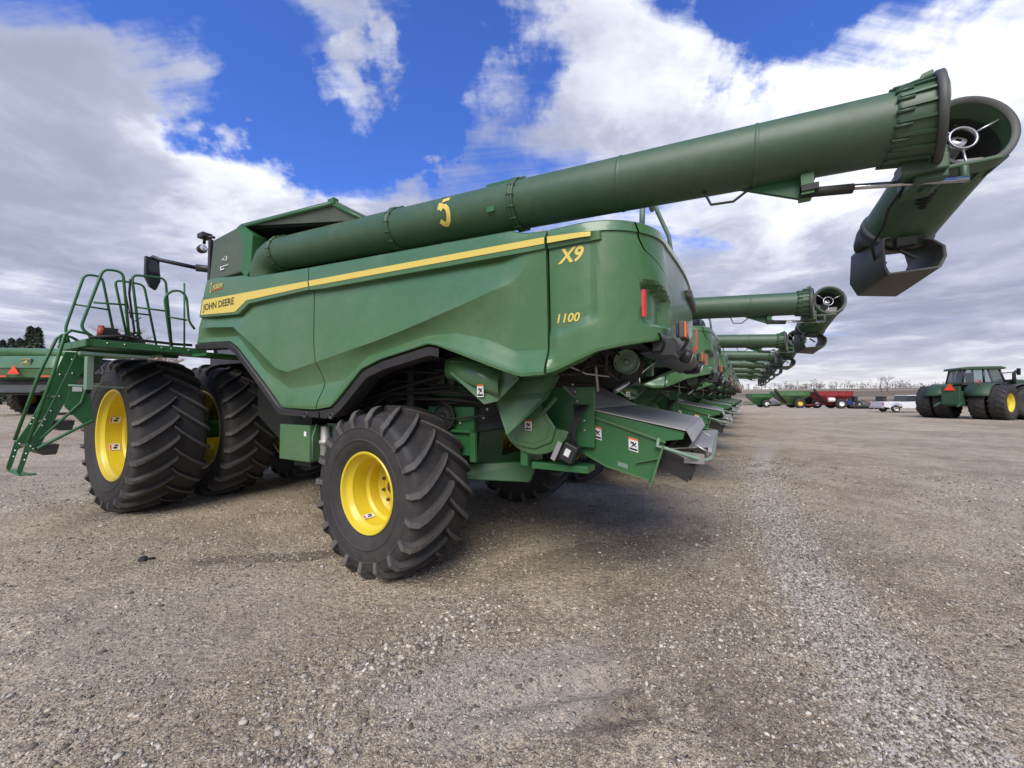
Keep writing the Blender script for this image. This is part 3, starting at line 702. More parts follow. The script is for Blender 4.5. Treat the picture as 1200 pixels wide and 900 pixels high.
    # ---- wheels, axles
    for sg in (1, -1):
        wheel(root, .10, 1.735, .75, .785, .68, .36, 19, dish=.36, yaw=-.07, side=sg, labels=1, hubr=.15, name='rear_wheel', lw=.062)
        wheel(root, 4.85, 2.125, 1.07, 1.105, .80, .635, 24, dish=.42, side=sg, labels=2, bolts=False, name='front_outer_wheel', lw=.055)
        wheel(root, 4.85, 1.07, 1.07, 1.105, .70, .635, 24, dish=.36, side=sg, bolts=True, name='front_inner_wheel', lw=.055)
    m = MB(); m.box((-.05, -1.2, .66), (.25, 1.2, .82)); m.prism([(.35, -.3, 1.3), (-.2, -.3, 1.3), (-.1, -.3, .62), (.25, -.3, .62)], (0, .6, 0)); m.tube([(.1, -1.3, .75), (.1, 1.35, .75)], .09, 16)
    m.prism([(-.3, .85, .92), (-.25, .95, .78), (-.95, .55, .74), (-1.0, .45, .95)], (0, -.05, .0)); m.build('rear_axle', GREEND, root, bevel=.01)
    m = MB(); m.tube([(4.85, -1.6, 1.07), (4.85, 1.6, 1.07)], .14, 20); m.box((4.5, -.32, .9), (5.2, .32, 1.6)); m.build('front_axle', GREEND, root, bevel=.01)
    m = MB(); m.prism([(3.2, -.3, 1.2), (3.2, -.3, 2.2), (5.4, -.3, 2.2), (5.6, -.3, 1.8), (5.0, -.3, 1.2)], (0, .6, 0)); m.build('chassis_frame', GREEND, root, bevel=.01)
    m = MB(); m.prism([(5.0, -.7, 1.9), (5.0, -.7, 1.2), (7.1, -.7, .45), (7.2, -.7, 1.15)], (0, 1.4, 0)); m.build('feeder_house', GREEN, root, bevel=.02)
    # ---- cab
    m = MB(); m.prism([(3.75, -.8, 2.25), (3.85, -.8, 3.55), (4.95, -.8, 3.55), (5.15, -.8, 3.0), (4.9, -.8, 2.25)], (0, 1.6, 0)); m.build('cab_glass', DGLASS, root, bevel=.03)
    m = MB(); m.prism([(3.7, -.9, 3.56), (3.75, -.9, 3.72), (4.9, -.9, 3.72), (5.05, -.9, 3.56)], (0, 1.8, 0)); m.build('cab_roof', GREEN, root, bevel=.04)
    m = MB(); m.box((3.7, -.85, 2.15), (5.0, .85, 2.28))
    for sg in (1, -1): m.tube([(3.85, sg * .8, 2.25), (3.9, sg * .8, 3.56)], .035, 8); m.tube([(4.9, sg * .8, 2.25), (5.12, sg * .8, 3.0), (4.93, sg * .8, 3.56)], .03, 8)
    m.build('cab_frame', BLACKP, root)
    for sg in (1, -1):
        m = MB(); m.tube([(4.25, sg * .9, 3.55), (4.35, sg * 1.15, 3.62), (4.45, sg * 1.3, 3.62)], .055, 10); m.tube([(4.45, sg * 1.3, 3.62), (4.72, sg * 1.64, 3.68), (4.8, sg * 1.70, 3.72), (4.84, sg * 1.73, 3.68)], .03, 10); m.build('mirror_arm', BLACKP, root)
        m = MB(); m.prism([(4.79, sg * 1.79, 3.72), (4.82, sg * 1.62, 3.70), (4.80, sg * 1.60, 3.38), (4.78, sg * 1.66, 3.22), (4.76, sg * 1.74, 3.26), (4.76, sg * 1.80, 3.40)], (.07, 0, 0)); m.build('wing_mirror', BLACKP, root, bevel=.015)
        m = MB(); m.box((4.755, sg * 1.77, 3.42), (4.762, sg * 1.64, 3.66)); m.build('mirror_glass', DGLASS, root)
    # ---- grain tank with folding cover
    m = MB()
    for sg in (1, -1):
        m.prism([(3.55, sg * 1.5, 3.22), (3.50, sg * 1.48, 3.80), (2.82, sg * 1.5, 3.83), (2.66, sg * 1.50, 3.55), (2.72, sg * 1.50, 3.22)], (0, -sg * .25, 0))
    m.prism([(3.50, -1.3, 3.79), (3.50, 1.3, 3.79), (3.50, 1.3, 3.1), (3.50, -1.3, 3.1)], (-.04, 0, 0)); m.build('grain_tank_front', GREYP if False else DRYGREEN, root, bevel=.015)
    m = MB()
    for sg in (1, -1): m.prism([(2.83, sg * 1.51, 3.84), (2.64, sg * 1.51, 3.80), (2.46, sg * 1.50, 3.66), (2.5, sg * 1.50, 3.20), (2.60, sg * 1.50, 3.12), (2.715, sg * 1.51, 3.24), (2.66, sg * 1.51, 3.55)], (0, -sg * .3, 0))
    m.build('grain_tank_corner_post', GREEND, root, bevel=.01)
    m = MB()
    m.box((2.66, -1.0, 3.0), (2.62, 1.45, 3.72)); m.box((2.66, 1.02, 2.9), (.3, 1.06, 3.6)); m.box((2.64, .96, 2.9), (.3, 1.02, 3.0)); m.box((2.66, -.96, 2.9), (.3, -1.0, 3.55)); m.box((.34, -1.0, 2.9), (.3, .96, 3.5)); m.build('grain_tank_wall', TANKIN, root)  # the tank's inner shade is put into the wall colour
    for sg in (1, -1):
        m = MB(); m.prism([(2.72, sg * .88, 3.66), (2.80, sg * 1.48, 3.85), (.88, sg * 1.50, 3.68), (.40, sg * 1.46, 3.40), (.38, sg * .9, 3.45)], (0, 0, .028)); m.build('grain_tank_cover', DRYGREEN, root, bevel=.008)
        m = MB(); m.prism([(2.66, sg * .90, 3.60), (2.76, sg * 1.46, 3.80), (.92, sg * 1.475, 3.645), (.46, sg * 1.44, 3.385), (.40, sg * .92, 3.42)], (0, 0, .02)); m.build('cover_shade_sheet', TANKIN, root)  # near-black sheet added under the cover, standing in for shade
        m = MB(); m.tube([(2.78, sg * 1.485, 3.83), (.90, sg * 1.505, 3.665)], .022, 8); m.tube([(.90, sg * 1.50, 3.665), (.42, sg * 1.46, 3.39)], .018, 8); m.box((.86, sg * 1.46, 3.66), (.96, sg * 1.52, 3.72)); m.build('cover_edge', GREEND, root)
    # work lamps at the front corner of the tank
    m = MB(); m.lathe([(.0005, 0), (.05, 0), (.06, .03), (.05, .09), (.0005, .11)], (3.72, 1.50, 3.72), (1, .1, -.1), 16); m.tube([(3.72, 1.50, 3.78), (3.70, 1.50, 3.88), (3.55, 1.45, 3.86)], .02, 8); m.box((3.62, 1.44, 3.86), (3.78, 1.56, 3.92)); m.box((3.60, 1.46, 3.2), (3.54, 1.50, 3.82)); m.build('tank_work_lamp', BLACKP, root)
    m = MB(); m.lathe([(.0005, -.004), (.045, -.002), (.05, .005)], (3.72, 1.50, 3.72), (1, .1, -.1), 16); m.build('work_lamp_lens', GLASS, root)
    fit_text('<3', 3.18, 3.04, 3.43, .06, lambda x, z: Vector((x, 1.512, z)), 'tank_marking', WHITE, root)
    m = MB(); m.box((3.22, 1.507, 3.32), (3.12, 1.511, 3.335)); m.box((3.22, 1.507, 3.36), (3.02, 1.511, 3.37)); m.box((3.22, 1.507, 3.32), (3.20, 1.511, 3.37)); m.build('tank_marking', WHITE, root)
    # ---- unloading auger
    A_ = Vector((2.02, 1.35, 3.385)); F_ = Vector((-3.66, 1.35, 3.042)); ax = (F_ - A_).normalized(); ta = bpy.data.objects.new('unloading_auger', None); C.objects.link(ta); ta.parent = root; ta.empty_display_size = .2
    def at(x): return A_ + ax * ((A_.x - x) / -ax.x)
    m = MB(); m.tube([(2.40, 1.33, 2.95), (2.40, 1.33, 3.12), (2.37, 1.335, 3.25), (2.28, 1.34, 3.345), (2.16, 1.345, 3.385), A_], [.20, .20, .20, .20, .195, .19], 28); m.lathe([(.24, 0), (.24, .05), (.2, .05)], (2.4, 1.33, 3.0), (0, 0, 1), 28); m.build('auger_elbow', TUBE, ta)
    m = MB(); m.box((2.60, 1.30, 3.28), (2.5, 1.42, 3.42)); m.build('elbow_bracket', GALV, ta, bevel=.01)
    m = MB(); m.tube([A_, at(.06), at(-1.28), at(-3.56)], [.190, .189, .186, .173], 40, cap=False); m.lathe([(.1905, -.006), (.1905, .006)], at(.78), ax, 40)
    for xx in (-.55, -2.1, -2.9): rr_ = .1875 if xx > -1.28 else .186 - .013 * (-1.28 - xx) / 2.22; m.lathe([(rr_, -.012), (rr_ + .0035, -.004), (rr_ + .0035, .004), (rr_, .012)], at(xx), ax, 40)
    m.build('auger_tube', TUBE, ta)
    for x in (2.03, .06, -1.28):
        c = at(x); r_ = .191 - .0014 * (2 - x); m = MB(); m.lathe([(r_, -.022), (r_ + .018, -.022), (r_ + .018, -.006), (r_ + .008, -.004), (r_ + .008, .004), (r_ + .018, .006), (r_ + .018, .022), (r_, .022)], c, ax, 40)
        a1 = ax.cross(Vector((0, 0, 1))).normalized(); b1 = ax.cross(a1)
        for i in range(14):
            w_ = 2 * math.pi * i / 14; p = c + (a1 * math.cos(w_) + b1 * math.sin(w_)) * (r_ + .014); m.tube([p - ax * .032, p + ax * .032], .008, 6)
        m.box((c.x - .05, c.y - .03, c.z + r_ + .0), (c.x + .04, c.y + .03, c.z + r_ + .03)); m.build('tube_clamp', TUBE, ta)
    m = MB(); c = at(-1.1); m.box((c.x - .15, c.y + .02, c.z + .182), (c.x + .12, c.y + .06, c.z + .202), rot=Matrix.Rotation(R(-3.4), 3, 'Y')); m.build('tube_handle', GREEND, ta); m = MB(); m.box((-1.06, 1.50, 3.10), (-1.13, 1.528, 3.16)); m.build('tube_bracket', GREEND, ta)
    # painted numeral five on the tube
    m = MB(); segs = [[(.055, .125), (-.0, .128)], [(.0, .125), (-.045, .06)], [(-.03, .062), (.03, .058)], [(.018, .06), (.05, .02), (.055, -.04), (.04, -.085), (.0, -.115), (-.04, -.10), (-.055, -.075)]]
    segs = [[(-.03, .112), (.045, .122)], [(-.036, .088), (-.046, .022)], [(-.046, .022), (-.015, .048), (.015, .045), (.04, .015), (.048, -.03), (.038, -.075), (.01, -.105), (-.02, -.10), (-.05, -.07)]]
    xc = -.63; th0 = R(-6)
    for sg_ in segs:
        pts = []
        for (a, b), (c_, d) in zip(sg_, sg_[1:]):
            for k in range(8): pts.append(Vector((a + (c_ - a) * k / 8, b + (d - b) * k / 8)))
        pts.append(Vector(sg_[-1])); rows = []
        for i, p in enumerate(pts):
            t = (pts[min(i + 1, len(pts) - 1)] - pts[max(i - 1, 0)]).normalized(); nn = Vector((-t.y, t.x)); rw = []
            for s_ in (-1, -.33, .33, 1):
                q = p + nn * .021 * s_; x = xc - q.x; rad = .1882 + .0024; th = th0 + q.y / rad; cc = at(x); rw.append(Vector((x, cc.y + math.cos(th) * rad, cc.z + math.sin(th) * rad)))
            rows.append(rw)
        m.grid(rows, 0, True)
    o = m.build('painted_numeral', STRIPE, ta); o['only_first'] = 1
    # end casting with ribs and flange
    c = at(-3.525); m = MB(); m.lathe([(.174, -.03), (.182, -.02), (.182, .0), (.185, .03), (.190, .12), (.196, .15)], c, ax, 44)
    for i in range(18):
        w_ = 2 * math.pi * i / 18; dd = a1 * math.cos(w_) + b1 * math.sin(w_); tt = ax.cross(dd)
        p0 = c + dd * .174 - ax * .03; p1 = c + dd * .190 - ax * .02; p2 = c + dd * .206 + ax * .14; p3 = c + dd * .185 + ax * .14
        m.prism([p0 - tt * .007, p1 - tt * .007, p2 - tt * .007, p3 - tt * .007], tt * .014)
        m.tube([c + dd * .182 + tt * .02 - ax * .035, c + dd * .187 + tt * .02 + ax * .03], .009, 6)
    m.build('auger_end_casting', TUBE, ta)
    fx = (ax + Vector((0, .22, .05))).normalized()
    m = MB(); m.lathe([(.17, .0), (.216, -.0), (.222, .004), (.222, .030), (.216, .034), (.18, .034), (.17, .02)], c + ax * .15, fx, 48, closed=True); m.build('auger_flange', GREYP, ta)
    m = MB(); m.prism([c + Vector((-.10, .0, .19)), c + Vector((-.16, .0, .20)), c + Vector((-.15, .0, .245)), c + Vector((-.11, .0, .235))], (0, .03, 0)); m.tube([c + Vector((-.05, .02, .195)), c + Vector((-.15, .02, .215))], .015, 8); m.build('flange_latch', TUBE, ta)
    # folding section
    q0 = Vector((-3.975, .93, 3.14)); q1 = Vector((-3.80, .43, 2.80)); fa = (q1 - q0).normalized()
    fr = Vector((.28, -.92, -.12)).normalized(); LL = (q1 - q0).length
    def loop(c_, n_, r_, k=48):
        u_ = n_.cross(Vector((0, 0, 1))).normalized(); v_ = n_.cross(u_); return [c_ + (u_ * math.cos(6.28318 * i / k) + v_ * math.sin(6.28318 * i / k)) * r_ for i in range(k)]
    seq = [(0, .192, 1), (-.008, .222, 1), (0, .228, 1), (.035, .228, 1), (.045, .212, 1), (.14, .206, .6), (.30, .200, .2), (LL * .8, .197, 0), (LL, .197, 0), (LL, .186, 0), (LL * .8, .186, 0), (.30, .186, .2), (.12, .19, .6), (.02, .192, 1), (0, .192, 1)]
    m = MB(); m.grid([loop(q0 + fa * s_, (fr * w__ + fa * (1 - w__)).normalized(), r_) for s_, r_, w__ in seq], 0, True, closed=True)
    a2 = fr.cross(Vector((0, 0, 1))).normalized(); b2 = fr.cross(a2)
    for i in range(18):
        w_ = 2 * math.pi * i / 18; dd = a2 * math.cos(w_) + b2 * math.sin(w_); tt = fr.cross(dd); p = q0 + dd * .215
        m.prism([p - tt * .008 + fa * .03, p + dd * .018 - tt * .008 + fa * .03, p - dd * .002 - tt * .008 + fa * .13, p - dd * .02 - tt * .008 + fa * .13], tt * .016)
    m.build('folding_tube', TUBE, ta, sharp=R(35))
    m = MB(); m.grid([loop(q0 + fa * s_, (fr * w__ + fa * (1 - w__)).normalized(), r_) for s_, r_, w__ in [(.07, .1885, .8), (.12, .1865, .6), (.30, .183, .2), (LL, .183, 0)]], 0, True, closed=True); m.build('tube_shade_sleeve', DARKM, ta)  # dark sleeve added inside the pipe to paint its inner shade
    m = MB(); m.lathe([(.190, .002), (.205, -.014), (.222, -.011)], q0, fr, 48); m.build('folding_tube_seal', GREYP, ta)
    m = MB(); m.lathe([(.062, 0), (.072, 0), (.072, .02), (.062, .02)], q0 + fr * .04, fr, 28, closed=True); m.lathe([(.015, -.02), (.038, -.02), (.044, .0), (.044, .45)], q0 + fr * .09, fa, 20)
    for k in (0, 1, 2): w_ = R(-25 + 120 * k); dd = a2 * math.cos(w_) + b2 * math.sin(w_); m.tube([q0 + fr * .05 + dd * .07, q0 + fr * .03 + dd * .195], .006, 8)
    m.build('auger_bearing', SILV, ta)
    m = MB(); rows = []
    for i in range(40):
        w_ = i * .35; dd = a2 * math.cos(w_) + b2 * math.sin(w_); p = q0 + fa * (.16 + i * .012); rows.append([p + dd * .04, p + dd * .172])
    m.grid(rows); m.build('auger_flighting', STEEL, ta)
    m = MB(); m.tube([q1 - fa * .02, q1 + fa * .07, q1 + fa * .10 + Vector((0, 0, -.03)), q1 + Vector((.03, -.08, -.10))], [.20, .20, .195, .185], 28); m.lathe([(.195, -.01), (.208, -.01), (.208, .02), (.195, .02)], q1, fa, 30); m.build('folding_tube_elbow', GREYP, ta)
    # hydraulic fold ram, bracket and hoses
    m = MB(); m.prism([(-2.80, 1.33, 2.93), (-3.12, 1.33, 2.785), (-3.19, 1.33, 2.79), (-3.14, 1.33, 2.93), (-3.05, 1.33, 2.93), (-3.06, 1.33, 2.90), (-2.95, 1.33, 2.92)], (0, -.03, 0)); m.box((-2.95, 1.29, 2.90), (-3.2, 1.36, 2.935), rot=Matrix.Rotation(R(-3.4), 3, 'Y')); m.box((-3.12, 1.27, 2.78), (-3.18, 1.39, 2.90)); m.build('ram_bracket', GREEND, ta)
    m = MB(); m.tube([(-3.12, 1.36, 2.855), (-3.36, 1.33, 2.835)], .027, 14); m.box((-3.12, 1.29, 2.85), (-3.20, 1.40, 2.885)); m.xf(Matrix.Translation((0, 0, -.055))); m.build('ram_barrel', DARKM, ta)
    m = MB(); m.tube([(-3.17, 1.33, 2.875), (-3.86, 1.17, 2.83)], .016, 12); m.tube([(-3.17, 1.36, 2.862), (-3.80, 1.22, 2.812)], .010, 10); m.xf(Matrix.Translation((0, 0, -.055))); m.build('ram_rod', CHROME, ta)
    m = MB(); m.tube([(-2.62, 1.38, 2.93), (-2.66, 1.42, 2.82), (-2.78, 1.42, 2.81), (-2.88, 1.36, 2.90)], .008, 8)
    m.tube([(-3.62, 1.20, 2.86), (-3.62, 1.15, 2.80), (-3.60, 1.0, 2.75), (-3.63, .8, 2.72), (-3.62, .6, 2.66), (-3.66, .5, 2.58), (-3.72, .5, 2.55)], .009, 8); m.build('ram_hose', RUBB, ta)
    m = MB(); m.box((-3.56, 1.22, 2.79), (-3.74, 1.34, 2.87)); m.tube([(-3.70, 1.18, 2.90), (-3.70, 1.18, 2.74)], .03, 10); m.tube([(-3.87, 1.12, 2.87), (-3.87, 1.12, 2.77)], .02, 10); m.box((-3.70, 1.0, 2.87), (-4.02, 1.12, 2.895)); m.box((-3.62, 1.05, 2.76), (-3.75, 1.3, 2.93)); m.build('fold_hinge', TUBE, ta, bevel=.008)
    m = MB(); dq = (q1 - q0)
    for k in range(6): p = q0 + dq * .35 + Vector((.13, .02 * k, -.19 + .01 * k)); m.tube([p, p + Vector((-.04, .02, -.03)), p + Vector((-.09, -.02, -.01))], .012, 6)
    p = q0 + dq * .8 + Vector((.05, .08, -.22)); m.box(tuple(p - Vector((.05, .03, .03))), tuple(p + Vector((.05, .03, .03)))); m.tube([p + Vector((.03, 0, 0)), p + Vector((-.09, .02, .02))], .014, 8); m.tube([p + Vector((.03, 0, -.05)), p + Vector((-.04, .02, -.12))], .012, 8); m.build('spout_actuator', DARKM, ta, bevel=.004)
    # rubber spout: a short oblique open box
    near = [(-3.675, .60, 2.665), (-3.68, .60, 2.70), (-3.74, .58, 2.715), (-3.93, .57, 2.66), (-3.985, .58, 2.60), (-3.99, .58, 2.53), (-3.955, .60, 2.455), (-3.70, .60, 2.445), (-3.68, .60, 2.50)]
    far = [(-3.60, .18, 2.72), (-3.67, .18, 2.80), (-3.75, .16, 2.80), (-3.86, .15, 2.75), (-3.93, .15, 2.70), (-3.95, .15, 2.60), (-3.86, .17, 2.37), (-3.63, .19, 2.40), (-3.585, .19, 2.50)]
    def shr(p, c, k): return Vector(c) + (Vector(p) - Vector(c)) * k
    cn = sum((Vector(p) for p in near), Vector()) / 9; cf = sum((Vector(p) for p in far), Vector()) / 9
    m = MB(); m.grid([[Vector(p) for p in near], [Vector(a).lerp(Vector(b), .5) + Vector((.012, 0, -.01)) for a, b in zip(near, far)], [Vector(p) for p in far], [shr(p, cf, .90) for p in far], [shr(p, cn, .90) for p in near], [Vector(p) for p in near]], 0, True, closed=True); m.build('rubber_spout', GREYP, ta, bevel=.018)
    # ---- air intake and rear ladder rails on the deck
    m = MB(); m.lathe([(.30, -.1), (.30, .12), (.28, .18), (.2, .22), (.0005, .23)], (-1.93, .75, 2.82), (0, 0, 1), 30); m.box((-1.1, 1.0, 2.75), (-1.75, 1.3, 2.88)); m.build('air_intake', BLACKP, root)
    m = MB(); m.prism([(1.6, .95, 2.8), (1.6, .95, 3.14), (-.9, .95, 3.0), (-1.42, .95, 2.95), (-1.42, .95, 2.75)], (0, .25, 0)); m.build('engine_deck_cover', DARKM, root, bevel=.02)
    m = MB(); m.box((-1.45, 1.2, 2.83), (-1.52, 1.45, 2.90)); m.box((-1.60, 1.2, 2.86), (-1.64, 1.4, 2.91)); m.build('deck_latches', SILV, root)
    m = MB()
    for y in (.95,): m.tube([(-2.15, y, 2.7), (-2.17, y, 3.3), (-2.17, .5, 3.3)], .022, 10)
    m.tube([(-2.2, .60, 3.34), (-2.22, .55, 3.25), (-2.30, .45, 3.05), (-2.33, .4, 2.75)], .018, 10); m.box((-2.2, .9, 2.76), (-2.3, .6, 2.84)); m.build('deck_handrail', GALV, root)
    return root

def add_platform(root):
    """service platform, handrails and swing ladder on the left side"""
    pf = bpy.data.objects.new('service_platform', None); C.objects.link(pf); pf.parent = root; pf.empty_display_size = .2
    m = MB(); m.box((3.68, 1.45, 2.20), (3.74, 2.62, 2.285)); m.box((4.55, 1.45, 2.20), (4.62, 2.62, 2.285)); m.box((3.68, 2.55, 2.20), (4.62, 2.62, 2.285)); m.box((3.74, 1.0, 2.23), (4.55, 2.55, 2.25)); m.box((3.3, 1.0, 2.16), (3.7, 1.62, 2.2)); m.build('platform_deck', GREEND, pf, bevel=.006)
    m = MB()
    for y in (1.85, 1.95, 2.3, 2.45, 1.66): m.lathe([(.01, 0), (.01, -.012), (.0005, -.014)], (3.68, y, 2.25), (1, 0, 0), 6)
    m.build('bolt_heads', SILV, pf)
    m = MB(); m.box((3.72, 2.1, 2.29), (4.3, 2.5, 2.33)); m.tube([(3.7, 2.6, 2.3), (3.7, 2.3, 2.36), (3.75, 2.1, 2.33), (3.72, 1.8, 2.32), (3.75, 1.6, 2.33)], .018, 8); m.box((3.72, 2.35, 2.30), (3.85, 2.48, 2.44))
    for i in range(5): m.tube([(3.72, 2.42 - .05 * i, 2.30), (3.8, 2.38 - .06 * i, 2.38 + .01 * i), (3.9, 2.25 - .05 * i, 2.31)], .012, 6)
    m.build('platform_cables', RUBB, pf)
    m = MB(); m.tube([(3.74, 2.50, 2.33), (3.74, 2.49, 2.44)], .03, 10); m.lathe([(.0005, 0), (.028, .004), (.028, .03), (.0005, .035)], (3.74, 2.49, 2.43), (0, 0, 1), 12); m.build('red_platform_lamp', mat('faded_red', (.35, .07, .04), .5), pf)
    RT = .0145
    def hoop(x, P, name='handrail', mid=None, extra=()):
        m = MB(); pts = []
        P = [Vector((x, y, z)) for y, z in P]
        out = [P[0]]
        for i in range(1, len(P) - 1):
            a, b, c = P[i - 1], P[i], P[i + 1]; r_ = .07
            s = b + (a - b).normalized() * min(r_, (a - b).length * .45); e = b + (c - b).normalized() * min(r_, (c - b).length * .45)
            for k in range(5): t = k / 4; out.append(s * (1 - t) ** 2 + b * 2 * t * (1 - t) + e * t * t)
        out.append(P[-1]); m.tube(out, RT, 10)
        if mid: m.tube([(x, mid[0], mid[1]), (x, mid[2], mid[3])], RT * .8, 8)
        for e_ in extra: m.tube(e_, RT * .8, 8)
        return m.build(name, GREEND, pf)
    hoop(4.5, [(2.58, 2.29), (2.62, 2.46), (2.47, 3.20), (2.31, 3.21), (2.15, 2.29)], mid=(2.54, 2.79, 2.23, 2.78))
    hoop(3.74, [(2.52, 2.29), (2.66, 2.40), (2.49, 3.14), (2.32, 3.15), (2.24, 2.29)], mid=(2.56, 2.72, 2.29, 2.75))
    hoop(4.5, [(2.02, 2.29), (2.19, 3.20), (1.89, 3.21), (1.72, 2.29)], mid=(2.08, 2.78, 1.80, 2.79))
    hoop(3.74, [(2.14, 2.29), (2.24, 3.14), (1.91, 3.18), (1.82, 2.25)], mid=(2.19, 2.74, 1.86, 2.75), extra=[[(3.74, 2.24, 2.41), (3.74, 2.13, 2.42)]])
    hoop(3.70, [(1.84, 2.25), (1.93, 2.92), (1.86, 3.02), (1.76, 3.05), (1.69, 2.98), (1.66, 2.65), (1.59, 2.55)], mid=(1.88, 2.67, 1.68, 2.66), extra=[[(3.70, 1.72, 3.16), (3.70, 1.70, 2.2)]])
    m = MB(); m.tube([(3.74, 2.25, 3.08), (3.78, 2.245, 2.9), (3.74, 2.22, 2.6), (3.72, 2.20, 2.4)], .012, 6); m.tube([(3.74, 2.3, 2.95), (3.73, 2.24, 2.6), (3.74, 2.2, 2.56), (3.74, 2.14, 2.62)], .006, 6); m.build('rail_cable', RUBB, pf)
    # ladder
    ld = bpy.data.objects.new('access_ladder', None); C.objects.link(ld); ld.parent = root; ld.empty_display_size = .2
    for x, top, nx in ((4.8, (2.60, 2.36), .0), (4.2, (2.65, 2.34), 0)):
        m = MB(); pts = [(x, 2.40, 2.33), (x, 2.50, 2.40), (x, top[0] - .02, 2.42), (x, top[0] + .03, 2.36), (x, 2.76, 1.9), (x, 2.93, 1.09)]
        m.tube(pts, .017, 10); m.build('ladder_handrail', GREEND, ld)
    M_ = {}
    for x in (4.74, 4.24):
        m = MB(); m.prism([(x, 2.40, 2.20), (x, 2.56, 2.20), (x, 2.66, 1.85), (x, 2.83, 1.30), (x, 2.93, 1.07), (x, 2.91, .98), (x, 2.84, 1.02), (x, 2.74, 1.30), (x, 2.56, 1.80)], (.02, 0, 0)); m.build('ladder_stringer', GREEND, ld, bevel=.004)
        m = MB(); m.prism([(x + (.03), 2.93, 1.09), (x + .03, 2.90, 1.0), (x + .03, 2.95, .76), (x + .03, 2.97, .73), (x + .03, 2.99, .77)], (.01, 0, 0)); m.build('ladder_foot_strap', GREEND, ld)
        m = MB()
        for (y, z) in [(2.90, 1.05), (2.88, 1.02), (2.93, .97), (2.94, .9), (2.8, 1.35), (2.76, 1.45), (2.70, 1.62), (2.6, 1.9), (2.5, 2.1), (2.82, 1.28)]: m.lathe([(.011, 0), (.011, -.014), (.0005, -.016)], (x, y, z), (1, 0, 0), 6)
        m.build('bolt_heads', SILV, ld)
    m = MB(); m.box((4.22, 2.90, .725), (4.82, 2.98, .74)); m.box((4.16, 2.86, .725), (4.26, 2.93, .74)); m.build('ladder_bottom_step', GREEND, ld, bevel=.003)
    for (y, z) in ((2.68, 1.02), (2.56, 1.30), (2.45, 1.60), (2.34, 1.88)):
        m = MB(); m.box((4.26, y, z), (4.74, y + .22, z + .03)); m.prism([(4.26, y, z - .0), (4.26, y + .2, z), (4.26, y + .12, z - .09), (4.26, y + .02, z - .09)], (.48, 0, 0)); m.build('ladder_step', GREYP, ld, bevel=.006)
    m = MB(); m.tube([(4.2, 2.86, 1.02), (4.2, 2.42, 1.32)], .018, 8); m.prism([(4.22, 2.45, 1.65), (4.22, 2.62, 1.70), (4.22, 2.66, 1.50), (4.22, 2.48, 1.25), (4.22, 2.40, 1.30)], (.02, 0, 0)); m.prism([(4.0, 2.35, 2.18), (4.0, 2.60, 2.15), (4.0, 2.60, 2.10), (4.0, 2.45, 2.0)], (.02, 0, 0)); m.tube([(4.22, 2.84, 1.12), (4.22, 2.52, 1.55), (4.22, 2.45, 1.9)], .016, 8); m.build('ladder_brace', GREEND, ld, bevel=.004)
    m = MB(); m.box((3.72, 2.05, 2.10), (3.80, 2.66, 2.135)); m.box((3.9, 2.50, 1.7), (4.0, 2.56, 2.1)); m.tube([(3.8, 2.15, 2.11), (3.8, 1.9, 2.16)], .02, 8); m.tube([(4.1, 2.66, 1.75), (4.0, 2.2, 1.73)], .014, 8); m.build('ladder_linkage', GALV, ld, bevel=.004)
    m = MB(); m.box((4.215, 2.52, 1.68), (4.219, 2.60, 1.76)); m.build('small_sticker', WHITE, ld)

YAW = math.atan2(.4848, -.8746)
ROOT0 = Vector((-.3912, 4.9046, 0))
cb = make_combine()
add_platform(cb)
first_label = 'nearest green combine harvester, large painted 5 on its auger, ladder beside its dual wheels'
cb.location = ROOT0; cb.rotation_euler = (0, 0, YAW); cb['label'] = first_label; cb['group'] = 'combine harvesters parked in a row'
Av = Vector((-.8746, .4848, 0)); Lv = Vector((.4848, .8746, 0))
ords = ['second combine of the row, its rear and chopper directly behind the nearest one', 'third combine of the row, its auger showing just below that of the second', 'fourth combine of the row, auger tip with grey spout between the third and fifth', 'fifth combine of the row, mostly covered by the four nearer combines', 'sixth combine of the row, a sliver of green showing behind the fifth', 'seventh combine of the row, next to the farthest one', 'farthest combine at the end of the row, smallest of them all']
for i in range(1, 8):
    c = copy_tree(cb, None, skip=('service_platform', 'access_ladder'))
    c.location = ROOT0 + Lv * 4.51 * i - Av * (-.19 * i) * -1 if False else ROOT0 + Lv * (4.51 * i) + Av * (-.19 * i)
    c['label'] = ords[i - 1]
    for ch in c.children:      # every auger is parked a little differently
        if ch.name.startswith('unloading_auger'):
            a = R(random.uniform(-1.3, .9)); pv_ = Vector((2.4, 1.33, 0)); ch.rotation_euler = (0, 0, a); ch.location = pv_ - Matrix.Rotation(a, 3, 'Z') @ pv_ + Vector((0, 0, random.uniform(-.03, .04)))
